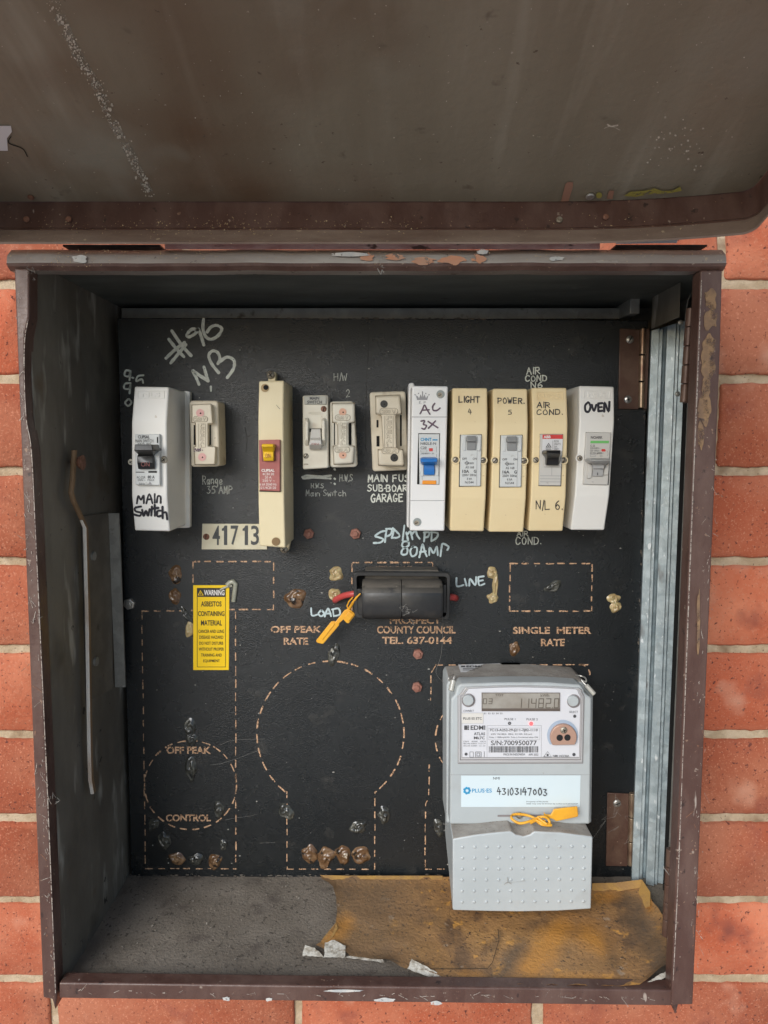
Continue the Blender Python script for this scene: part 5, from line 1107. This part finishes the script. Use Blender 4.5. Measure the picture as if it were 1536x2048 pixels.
# window rim and faceplate
rim_o = Z5([(240, 968), (238, 390), (262, 372), (284, 340), (300, 318), (540, 306), (760, 302), (1020, 308), (1270, 322), (1290, 335), (1300, 365), (1316, 395), (1304, 966)])
def inset(poly, d):
    cx = sum(p[0] for p in poly) / len(poly); cy = sum(p[1] for p in poly) / len(poly); o = []
    xs = [p[0] for p in poly]; ys = [p[1] for p in poly]; wx, wy = (max(xs) - min(xs)) / 2, (max(ys) - min(ys)) / 2
    return [(cx + (x - cx) * (1 - d / wx), cy + (y - cy) * (1 - d / wy)) for x, y in poly]
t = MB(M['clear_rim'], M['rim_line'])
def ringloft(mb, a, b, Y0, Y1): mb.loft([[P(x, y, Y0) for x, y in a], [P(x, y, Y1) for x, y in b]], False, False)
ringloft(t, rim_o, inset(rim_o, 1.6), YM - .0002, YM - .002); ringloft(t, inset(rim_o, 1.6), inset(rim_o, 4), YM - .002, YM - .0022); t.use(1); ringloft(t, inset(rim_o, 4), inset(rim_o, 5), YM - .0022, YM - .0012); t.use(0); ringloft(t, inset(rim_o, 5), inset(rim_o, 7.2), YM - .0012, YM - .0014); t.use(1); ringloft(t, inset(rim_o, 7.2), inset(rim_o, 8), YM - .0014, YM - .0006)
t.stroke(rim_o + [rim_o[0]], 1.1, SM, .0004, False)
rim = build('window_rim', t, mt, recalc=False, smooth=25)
t = MB(M['meter_face']); t.poly(inset(rim_o, 7.6), SM, .0007); face = build('faceplate', t, mt, recalc=False)
FS = Flat(YM - .0008)
t = MB(M['lcd'], M['lcd_edge']); x0, y0 = Z5([(440, 362)])[0]; x1, y1 = Z5([(1108, 520)])[0]; t.rect(x0, y0, x1, y1, FS, .0004); t.use(1).rect(x0, y0, x1, y0 + 1.2, FS, .0007); t.rect(x0, y1 - 5.5, x1, y1, FS, .0007); t.rect(x0, y0, x0 + 1.2, y1, FS, .0009); t.rect(x1 - 1.2, y0, x1, y1, FS, .0009)
lcd = build('display', t, mt, recalc=False)
t = MB(M['lcd_seg'])
SEG = {'0': 'abcdef', '1': 'bc', '2': 'abged', '3': 'abgcd', '4': 'fgbc', '8': 'abcdefg'}
def seven(ch, x, y, w, h, th=1.5):
    sl_ = w * .12
    pt = dict(a=[(x + sl_, y), (x + w + sl_, y)], b=[(x + w + sl_, y), (x + w + sl_ / 2, y + h / 2)], c=[(x + w + sl_ / 2, y + h / 2), (x + w, y + h)], d=[(x, y + h), (x + w, y + h)], e=[(x + sl_ / 2, y + h / 2), (x, y + h)], f=[(x + sl_, y), (x + sl_ / 2, y + h / 2)], g=[(x + sl_ / 2, y + h / 2), (x + w + sl_ / 2, y + h / 2)])
    for k in SEG[ch]: t.stroke(pt[k], th, FS, .0007, False)
for i, ch in enumerate('11482'): seven(ch, 1033 + i * 14.6, 1397, 9, 18)
t.disc(1104.5, 1415, 1, FS, .0007, 8); seven('0', 1108, 1397, 8, 18); seven('0', 966, 1397, 6.5, 10, 1.2); seven('3', 977, 1397, 6.5, 10, 1.2)
t.text('TOT', 990, 1387.5, 1007, 1392, FS, .0007); t.text('kWh', 1081, 1387.5, 1098, 1393, FS, .0007)
build('digits', t, lcd, recalc=False)
for cx, cy in ((328, 428), (1226, 435)):
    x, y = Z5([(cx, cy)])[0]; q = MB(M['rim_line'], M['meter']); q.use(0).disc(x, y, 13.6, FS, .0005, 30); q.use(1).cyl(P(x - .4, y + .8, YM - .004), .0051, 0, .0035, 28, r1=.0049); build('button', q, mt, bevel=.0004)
# optical port
ang = [rad(a) for a in range(145, 396, 8)]
def dport(cx, cy, r, flat): return [(cx + r * math.cos(a), min(cy + r * math.sin(a), flat)) for a in ang]
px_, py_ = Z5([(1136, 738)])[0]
t = MB(mat('port_well_shadow', (.36, .44, .55), rough=.4)); t.poly([(x, y) for x, y in dport(px_ - 1.2, py_ - 2.5, 31, 1494)], FS, .0005); build('port_recess_shadow', t, mt, recalc=False)  # flat bluish patch, the shadow above the port painted as colour
t = MB(M['copper'], M['void']); q = dport(px_ + 1.2, py_ + 2.5, 26.5, 1493); t.pprism(q, YM - .0045, YM - .001); port = build('optical_port', t, mt, bevel=.0006)
PS = Flat(YM - .0045)
for cx, cy in ((1106, 748), (1172, 746)): x, y = Z5([(cx, cy)])[0]; q = MB(M['void']); q.disc(x, y, 6.4, PS, .0004); q.mats = (M['blk'],); build('port_hole', q, port, recalc=False)
x, y = Z5([(1142, 684)])[0]; screw(port, x, y, PS, 7.2, 'screwold', True, ang=20); 
# printing on the faceplate
C9 = lambda x, y: (900 + x / 5.297, 1360 + y / 5.297)
def c9(l): return [(tx,) + C9(a, b) + C9(c, d_) + (bo,) for tx, a, b, c, d_, bo in l]
lettering(face, c9([('CONNECT', 140, 315, 252, 336, .0), ('SELECT', 1262, 326, 1356, 348, .0), ('E1  E2  E3  E4  E5', 362, 345, 555, 361, 0), ('PULSE 1', 577, 403, 692, 424, .0), ('PULSE 2', 810, 404, 928, 426, .0), ('EDMI', 218, 480, 372, 527, .02), ('ATLAS', 253, 553, 370, 584, .012), ('Mk7C', 253, 597, 368, 627, .012),
    ('15kV   A2W   UC3', 143, 643, 374, 657, 0), ('IEC/AS 62052 11,21,31', 143, 666, 374, 680, 0), ('IEC/AS 62053 - 21, 23', 143, 690, 372, 704, 0), ('7C13-A252-29-J211-7J02-1110', 420, 515, 928, 550, .012), ('230V 10(100)A  50Hz  D1:Wh  D2:varh', 433, 564, 868, 585, 0), ('Pulse 1 1000imp/kWh  Pulse 2 Connected when ON', 418, 598, 930, 617, 0), ('S/N:700950077', 433, 640, 918, 690, .008), ('MADE IN INDONESIA', 566, 775, 795, 799, 0), ('APR 2022', 832, 778, 935, 801, 0), ('NMI 14/2/30A', 1090, 792, 1262, 814, .01)]), FS, 'print')
t = MB(M['print'], M['sticker_w'], M['print_lt'])
rg = random.Random(4); x = 412
while x < 936:
    w = rg.choice((3, 4, 6, 9)); t.rect(*C9(x, 700), *C9(min(x + w, 938), 766), FS, .0004); x += w + rg.choice((3, 4, 6, 8))
t.use(2); a, b = C9(390, 480), C9(968, 820); t.frame(*a, *b, .5, FS, .0003); a, b = C9(402, 507), C9(950, 632); t.frame(*a, *b, .35, FS, .0003)
t.use(0)
for q in ((150, 480, 182, 527), (186, 480, 200, 493), (186, 498, 200, 510), (186, 514, 200, 527)): t.rect(*C9(q[0], q[1]), *C9(q[2], q[3]), FS, .0004)
a, b = C9(268, 758), C9(331, 818); t.frame(*a, *b, .8, FS, .0004); a, b = C9(283, 770), C9(316, 806); t.frame(*a, *b, .8, FS, .0004); a, b = C9(208, 758), C9(248, 818); t.frame(*a, *b, .7, FS, .0004); t.stroke([C9(362, 757), C9(362, 812)], .8, FS, .0004, False)
for p in ((170, 784, 3), (1320, 382, 3.2), (1312, 788, 3.2), (630, 457, 3.2)): t.disc(*C9(p[0], p[1]), p[2], FS, .0004)
a, b, c = C9(992, 812), C9(1033, 756), C9(1074, 812); t.stroke([a, b, c, a], .9, FS, .0004, False); t.disc(*C9(1033, 793), 2.2, FS, .0004)
t.use(2).disc(*C9(630, 455), 1.4, FS, .0007); t.frame(*C9(124, 347), *C9(354, 460), .4, FS, .0002)
build('marking', t, face, recalc=False)
t = MB(mat('ivory_label', (.66, .64, .60), rough=.5)); t.rect(*C9(125, 350), *C9(352, 458), FS, .0003); q = build('label', t, face, recalc=False); lettering(q, c9([('PLUS ES ETC', 140, 392, 336, 418, .012)]), FS, 'print', off=.0006)
t = MB(M['led']); t.disc(*C9(858, 460), 3.8, FS, .0005); build('indicator_light', t, mt, recalc=False)
# name label, seam
t = MB(M['sticker']); t.poly(Z5([(265, 1070), (1285, 1068), (1277, 1338), (265, 1338)]), SM, .0003); nl = build('label', t, front, recalc=False)
lettering(nl, [('NMI',) + Z5([(538, 1082)])[0] + Z5([(594, 1103)])[0] + (0,), ('Property of PLUS-ES',) + Z5([(822, 1286)])[0] + Z5([(1005, 1299)])[0] + (0,), ('Seals may only be broken by authorised personnel',) + Z5([(822, 1304)])[0] + Z5([(1258, 1317)])[0] + (0,)], SM, 'print', off=.0006)
lettering(nl, [('PLUS·ES',) + Z5([(358, 1180)])[0] + Z5([(526, 1214)])[0] + (.012,)], SM, 'blue_print', off=.0006)
t = MB(M['blue_print'], M['sticker'], M['cyan_print']); cx, cy = Z5([(315, 1197)])[0]
for k in range(7): t.use(2 if k % 2 else 0).disc(cx + 5.4 * math.cos(k * .8976), cy + 5.4 * math.sin(k * .8976), 2.6, SM, .0006 + k * .00004, 10)
t.use(0).ringd(cx, cy, 3.4, 6.2, SM, .001); build('emblem', t, nl, recalc=False)
t = MB(M['ink']); N5 = lambda x, y: Z5([(x, y)])[0]
a = 570
for i, ch in enumerate('43103147003'):
    wd = 20 if ch == '1' else 44; y0_, y1_ = 1172 + (i % 3) * 4, 1228 + (i % 4) * 3
    t.hand(ch, *N5(a, y0_), *N5(a + wd, y1_), 1.7, SM, .0006 + i * .0001, 60 + i); a += wd
build('handwriting', t, nl, recalc=False)
t = MB(M['print_lt']); t.rect(*N5(170, 1062), *N5(1364, 1065), SM, .0003); build('seam', t, front, recalc=False)
# terminal cover
Z6 = lambda pts: conv((820, 1520), 3.657, pts)
YT, YTb = -.083, -.064
ft = Z6([(312, 578), (480, 548), (640, 530), (740, 522), (775, 548), (830, 560), (880, 545), (905, 522), (1100, 532), (1338, 562), (1326, 1092), (1080, 1108), (800, 1113), (560, 1110), (312, 1102)])
f3 = [P(x, y, YT) for x, y in ft]
xs_l, xs_r = P(886, 1740, -.01).x, P(1184, 1660, -.01).x
tcv = MB(M['meter'], M['meter_dusty'])
def bk3(p, y):
    q = Vector((p.x, y, p.z)); 
    if y > -.03 and p.z < P(1000, 1760, YT).z: q.z = q.z + .0
    return q
tcv.loft([f3, [bk3(p, -.0004) for p in f3]])
bmesh.ops.recalc_face_normals(tcv.bm, faces=tcv.bm.faces)
for f in tcv.bm.faces:
    if f.normal.z > .4: f.material_index = 1
# the underside rakes back to the panel
lowz = P(1000, 1800, YT).z
for v in tcv.bm.verts:
    if v.co.y > -.01 and v.co.z < lowz: v.co.z += .027
cv = build('terminal_cover', tcv, mt, bevel=.0014, seg=3)
ST = Flat(YT); t = MB(M['meter'])
for i in range(11):
    for j in range(6):
        x = 380 + (1268 - 380) * i / 10 + (5 - j) * .8; y = 634 + (1036 - 634) * j / 5 - (i - 5) * .4; q = conv((820, 1520), 3.657, [(x, y)])[0]
        t.dome(ST.hit(*q), .0016, .0009, 12, 3)
build('dimples', t, cv, smooth=80)
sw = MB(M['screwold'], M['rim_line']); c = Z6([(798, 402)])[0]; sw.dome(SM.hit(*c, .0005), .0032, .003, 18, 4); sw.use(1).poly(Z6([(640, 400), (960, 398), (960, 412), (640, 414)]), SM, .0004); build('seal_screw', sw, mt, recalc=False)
# meter seals
for pts, lab in ((((907, 1349, -.046), (901, 1352, -.05), (897, 1358, -.052), (903, 1362, -.05), (910, 1352, -.048), (905, 1368, -.052), (901, 1380, -.052)), None), (((1151, 1350, -.046), (1162, 1352, -.05), (1171, 1356, -.05), (1172, 1364, -.05), (1163, 1360, -.05), (1175, 1374, -.054)), None)):
    t = MB(M['zinc']); q = catmull([tuple(P(*p)) for p in pts]); t.tube([Vector(v) for v in q], .0007, 8); build('seal_wire', t, mt, smooth=80)
t = MB(mat('clear_seal', (.42, .41, .37), rough=.25, coat=.8)); t.tube([P(1172, 1370, -.054), P(1189, 1389, -.058)], .0023, 12); t.tube([P(907, 1360, -.05), P(902, 1382, -.054)], .0026, 12); build('seal_ferrule', t, mt, bevel=.0006)
tg = thing('seal_tag', 'orange plastic seal tag tied to the electricity meter above its dimpled cover', 'tag', P(1130, 1640, -.07), 'orange seal tags')
t = MB(M['tag']); t.pprism(Z6([(982, 382), (990, 400), (1030, 405), (1055, 362), (1225, 342), (1232, 410), (1222, 418), (1070, 450), (1045, 432), (1000, 425), (980, 408)]), -.073, -.0712); build('tag_body', t, tg, bevel=.0006)
t = MB(M['tag'])
for pts in (((930, 425, -.075), (870, 450, -.078), (800, 462, -.078), (745, 430, -.075), (750, 402, -.07), (800, 396, -.069), (870, 408, -.07), (940, 440, -.074)), ((920, 440, -.076), (960, 470, -.080), (1010, 478, -.08), (1035, 476, -.079)), ((930, 420, -.076), (980, 415, -.077), (1010, 432, -.077), (1020, 465, -.079), (970, 462, -.08), (925, 440, -.078)), ((880, 462, -.079), (930, 440, -.077), (990, 450, -.079)), ((940, 425, -.078), (1000, 470, -.082))):
    q = catmull([tuple(P(*Z6([(a, b)])[0], y)) for a, b, y in pts]); t.tube([Vector(v) for v in q], .0012, 8)
build('tie', t, tg, smooth=80)

# ------------------------------------------------------------------ torn stained paper on the base
ZP = ZF + .0032
FLR = Plane(Vector((0, 0, ZP)), Vector((0, 0, 1)))
pout = [(638, 1758), (655, 1771), (666, 1782), (672, 1800), (674, 1826), (671, 1853), (655, 1876), (632, 1897), (652, 1906), (690, 1908), (700, 1919), (770, 1926), (800, 1938), (850, 1946), (895, 1967), (925, 1975), (1010, 1977), (1150, 1978), (1278, 1978), (1300, 1968), (1343, 1948), (1346, 1900), (1320, 1842), (1296, 1800), (1284, 1777), (1230, 1781), (1184, 1783), (1100, 1766), (1000, 1760), (885, 1758), (760, 1758)]
bd = []
for i, a in enumerate(pout):
    b = pout[(i + 1) % len(pout)]; n = max(1, int(math.hypot(a[0] - b[0], a[1] - b[1]) / 9))
    for k in range(n):
        tt = k / n; x, y = a[0] + (b[0] - a[0]) * tt, a[1] + (b[1] - a[1]) * tt
        bd.append((x + 2.0 * noise.noise(Vector((x * .12, y * .12, 5))), y + 1.6 * noise.noise(Vector((x * .12, y * .12, 15)))))
def inside(x, y, poly):
    c = False; j = len(poly) - 1
    for i in range(len(poly)):
        if (poly[i][1] > y) != (poly[j][1] > y) and x < (poly[j][0] - poly[i][0]) * (y - poly[i][1]) / (poly[j][1] - poly[i][1]) + poly[i][0]: c = not c
        j = i
    return c
ins = [(x, y) for x in range(640, 1345, 9) for y in range(1762, 1978, 7) if inside(x, y, bd) and min(math.hypot(x - u, y - v) for u, v in bd) > 5]
pts2 = [Vector(p) for p in bd] + [Vector(p) for p in ins]
vt, ed, fc, *_ = geometry.delaunay_2d_cdt(pts2, [], [list(range(len(bd)))], 1, 1e-4)
def edge_d(x, y): return min(math.hypot(x - u, y - v) for u, v in bd)
pp = MB(M['paper']); vv = []
for v in vt:
    w = FLR.hit(v.x, v.y); e = edge_d(v.x, v.y)
    w.z += .0014 * noise.noise(Vector((v.x * .02, v.y * .03, 2))) + .0012 + .0035 * max(0, 1 - e / 14) * (.5 + .5 * noise.noise(Vector((v.x * .03, v.y * .03, 9)))) + (.010 * max(0, (v.x - 1240) / 100) ** 2)
    vv.append(pp.bm.verts.new(w))
for f in fc:
    try: pp.bm.faces.new([vv[i] for i in f])
    except ValueError: pass
psh = thing('stained_paper', 'large torn brown stained sheet lying on the dusty base of the box', 'paper', FLR.hit(1000, 1900))
sheet = build('sheet', pp, psh, smooth=60)
ca = sheet.data.color_attributes.new('stain', 'FLOAT_COLOR', 'POINT')
DK = [(1040, 1895, 1000, 1955, 22, .9), (1060, 1850, 1110, 1835, 14, .6), (1270, 1840, 1325, 1945, 34, 1), (1250, 1800, 1275, 1815, 24, .9), (860, 1840, 870, 1842, 26, .6), (985, 1900, 1000, 1870, 10, .8), (760, 1800, 700, 1790, 40, .45), (1130, 1900, 1135, 1905, 20, .5), (1215, 1880, 1240, 1960, 18, .6)]
OR = [(1060, 1940, 1120, 1860, 34, 1), (1170, 1870, 1200, 1890, 30, .9), (1010, 1968, 1080, 1972, 16, 1), (690, 1850, 660, 1885, 26, .8), (1290, 1790, 1300, 1830, 10, 1), (1110, 1960, 1240, 1968, 18, .7), (930, 1950, 980, 1968, 16, .7), (1200, 1800, 1240, 1795, 14, .8)]
def dseg(x, y, a, b, c, d):
    l = (c - a) ** 2 + (d - b) ** 2 or 1; k = max(0, min(1, ((x - a) * (c - a) + (y - b) * (d - b)) / l)); return math.hypot(x - a - (c - a) * k, y - b - (d - b) * k)
for i, v in enumerate(vt):
    f = lambda L_: max([w * max(0, 1 - dseg(v.x, v.y, a, b, c, d) / (r * 1.5)) for a, b, c, d, r, w in L_])
    ca.data[i].color = (f(DK), f(OR), max(0, min(1, (900 - v.x) / 160)), 1)
nt = M['paper'].node_tree; bs_ = nt.nodes['Principled BSDF']; src = bs_.inputs['Base Color'].links[0].from_socket
at_ = nt.nodes.new('ShaderNodeAttribute'); at_.attribute_name = 'stain'; sp_ = nt.nodes.new('ShaderNodeSeparateColor'); nt.links.new(at_.outputs['Color'], sp_.inputs[0])
tc_ = nt.nodes.new('ShaderNodeTexCoord'); nz_ = nt.nodes.new('ShaderNodeTexNoise'); nz_.inputs['Scale'].default_value = 60; nz_.inputs['Detail'].default_value = 8; nz_.inputs['Roughness'].default_value = .7; nt.links.new(tc_.outputs['Object'], nz_.inputs['Vector'])
for ch, colr, amt in ((2, (.24, .17, .105, 1), .5), (1, (.60, .27, .055, 1), .8), (0, (.13, .088, .056, 1), .75)):
    ad = nt.nodes.new('ShaderNodeMath'); ad.operation = 'ADD'; nt.links.new(sp_.outputs[ch], ad.inputs[0]); nt.links.new(nz_.outputs[0], ad.inputs[1])
    mr = nt.nodes.new('ShaderNodeMapRange'); mr.inputs[1].default_value = .66; mr.inputs[2].default_value = 1.35; mr.inputs[4].default_value = amt; nt.links.new(ad.outputs[0], mr.inputs[0])
    mx = nt.nodes.new('ShaderNodeMixRGB'); mx.inputs[2].default_value = colr; nt.links.new(mr.outputs[0], mx.inputs[0]); nt.links.new(src, mx.inputs[1]); src = mx.outputs[0]
nt.links.new(src, bs_.inputs['Base Color'])
def flap(pts, h):
    te = MB(M['paper_edge']); dn = []
    for i, a in enumerate(pts):
        b = pts[(i + 1) % len(pts)]; n = max(1, int(math.hypot(a[0] - b[0], a[1] - b[1]) / 4))
        for k in range(n):
            f = k / n; x, y = a[0] + (b[0] - a[0]) * f, a[1] + (b[1] - a[1]) * f; dn.append((x + 2.2 * noise.noise(Vector((x * .25, y * .25, 3))), y + 2.0 * noise.noise(Vector((x * .25, y * .25, 7))), a[2] + (b[2] - a[2]) * f))
    pts = dn
    q = [FLR.hit(x, y) for x, y, k in pts]; w = [p + Vector((0, 0, .001 + h * k)) for p, (x, y, k) in zip(q, pts)]
    te.loft([w, [p + Vector((0, .0004, -.0003)) for p in w]]); build('torn_edge', te, psh, label='pale torn edge curling off the brown sheet')
flap([(604, 1914, .1), (610, 1900, .9), (630, 1905, .8), (648, 1917, .1)], .004); flap([(648, 1918, .1), (650, 1894, .8), (668, 1889, .9), (690, 1900, .7), (690, 1918, .1)], .004)
flap([(690, 1918, .1), (700, 1915, .2), (765, 1922, .3), (768, 1928, .1)], .003); flap([(815, 1941, .1), (823, 1929, 1), (845, 1938, .8), (870, 1950, .6), (895, 1967, .2), (855, 1956, .1)], .004)
flap([(1284, 1976, .1), (1300, 1966, .4), (1320, 1955, .5), (1343, 1946, .5), (1342, 1953, .3), (1310, 1970, .1)], .004)
def rimfl(pts, h):
    te = MB(M['paper_rim'])
    q = [FLR.hit(x, y) for x, y, k in pts]; w = [p + Vector((0, 0, .0022 + h * k)) for p, (x, y, k) in zip(q, pts)]; te.loft([w, [p + Vector((0, .0003, -.0004)) for p in w]]); build('curled_edge', te, psh, label='orange curled edge of the brown sheet')
rimfl([(1184, 1785, 0), (1184, 1778, 1), (1230, 1777, 1), (1283, 1772, 1.2), (1290, 1782, .6), (1240, 1786, 0)], .004); rimfl([(1276, 1790, 0), (1284, 1775, 1), (1300, 1800, 1), (1300, 1826, .8), (1290, 1822, .2)], .006); rimfl([(1310, 1840, .1), (1318, 1842, .8), (1346, 1900, .9), (1346, 1930, .6), (1336, 1900, .2)], .006)
rimfl([(648, 1878, 0), (672, 1850, .2), (676, 1862, .3), (665, 1880, .1), (636, 1897, .2)], .002); rimfl([(640, 1757, .5), (700, 1757, .3), (885, 1757, .3), (885, 1763, 0), (700, 1762, 0), (660, 1764, 0)], .003)
te = MB(M['void']); te.mats = (mat('tear_line', (.07, .045, .025), rough=.9),)
te.stroke([(850, 1938), (975, 1937), (985, 1925), (998, 1880), (996, 1858)], 1.4, Plane(Vector((0, 0, ZP + .0035)), Vector((0, 0, 1))), 0, False); build('tear', te, psh, recalc=False)

# ------------------------------------------------------------------ loose debris and cobwebs
rg = random.Random(77)
gr = MB(M['grain'])
def grain(mb, p, s):
    q = [p + Vector((rg.uniform(-s, s), rg.uniform(-s, s) * .8, rg.uniform(-s, s) * .8)) for _ in range(4)]
    for f in ((0, 1, 2), (0, 3, 1), (1, 3, 2), (0, 2, 3)): mb.face([q[i] for i in f])
for cx, n, sp in ((420, 60, 120), (280, 40, 60), (480, 60, 60), (760, 60, 70), (100, 40, 40), (1150, 25, 160), (700, 60, 350)):
    for _ in range(n):
        x = rg.gauss(cx, sp); y = rg.choice((rg.uniform(443, 452), rg.uniform(458, 478), rg.uniform(430, 478)))
        if 0 < x < 1440: grain(gr, FLG.hit(x, y, .0012 + (.004 if y > 458 else 0)), rg.uniform(.0003, .0009))
for cx, n, sp in ((125, 70, 16), (175, 30, 14), (330, 60, 100), (1000, 40, 200), (1340, 40, 50), (760, 20, 8), (600, 60, 300), (250, 50, 60)):
    for _ in range(n):
        x = rg.gauss(cx, sp); y = rg.uniform(500, 535) if sp < 20 else rg.uniform(498, 518)
        if 20 < x < 1440: grain(gr, P(x, y, -.1619), rg.uniform(.0002, .0007))
build('debris', gr, recalc=True, kind='stuff', label='straw coloured sawdust grains caught on the lid flange and rail')
gr = MB(M['grit'])
for _ in range(900):
    x, y = rg.uniform(-.258, .05), rg.uniform(-.143, -.004); grain(gr, Vector((x, y, ZF + .0012)), rg.choice((.0005, .0007, .0009, .0013)) * rg.uniform(.6, 1.1))
for _ in range(120):
    x, y = rg.uniform(.05, .25), rg.uniform(-.143, -.004); grain(gr, Vector((x, y, ZF + .006)), .0005)
build('grit', gr, kind='stuff', label='dark gritty dust scattered on the base of the box')
wb = MB(M['web'])
def thread(pts, r=.00016, sag=.0):
    q = [tuple(P(*p)) for p in pts]; q = catmull(q) if len(q) > 2 else q; wb.tube([Vector(v) for v in q], r * .6, 5)
thread([(884, 1236, -.045), (886, 1250, -.03), (882, 1310, -.01), (872, 1345, -.006), (888, 1366, -.03)])
for _ in range(14):
    x, y = rg.gauss(812, 6), rg.gauss(1222, 8); thread([(x, y, -.052), (x + rg.uniform(-6, 6), y + rg.uniform(-5, 5), -.053), (x + rg.uniform(-9, 9), y + rg.uniform(-9, 9), -.053)], .00018)
for (x, y, Y, n, s) in ((1390, 560, -.12, 6, 30), (1240, 1640, -.02, 9, 45), (1340, 1690, -.13, 4, 16), (108, 1590, -.161, 6, 20), (70, 1240, -.161, 4, 10), (60, 540, -.162, 8, 22), (765, 525, -.163, 8, 10), (1140, 500, -.163, 4, 14), (890, 1650, -.03, 6, 12)):
    for _ in range(n):
        a, b = rg.gauss(0, s * .5), rg.gauss(0, s * .5); thread([(x + a, y + b, Y), (x + a + rg.uniform(-s, s) * .4, y + b + rg.uniform(-s, s) * .4, Y - .001), (x + a + rg.uniform(-s, s) * .7, y + b + rg.uniform(-s, s) * .7, Y)], .00013)
for p in (((420, 1530, 0), (450, 1525, 0), (520, 1500, 0)), ((440, 1490, 0), (470, 1480, 0), (530, 1478, 0)), ((450, 1640, 0), (470, 1636, 0), (500, 1632, 0), (515, 1628, 0)), ((520, 1686, 0), (550, 1685, 0))): thread([(x, y, -.0006) for x, y, _ in p], .00012)
thread([(1383, 546, -.13), (1388, 575, -.12), (1376, 600, -.11), (1370, 640, -.1)], .0002); thread([(755, 537, -.162), (762, 548, -.163), (764, 540, -.164), (768, 546, -.163)], .0006)
thread([(1052, 1762, -.0835), (1014, 1754 + 12, -.084)], .0001)
q = [(1008, 1769), (1015, 1765), (1023, 1768)]; thread([(x, y, -.0845) for x, y in q], .0004); thread([(1015, 1755, -.0845), (1015.5, 1765, -.0845)], .0004)
thread([(1327, 1735, -.125), (1340, 1752, -.13), (1348, 1764, -.135)], .0005); thread([(1346, 1738, -.13), (1343, 1756, -.13)], .0004)
tag(build('cobweb', wb, recalc=False), 'fine grey cobweb threads and fluff strung about the open box', 'cobweb')
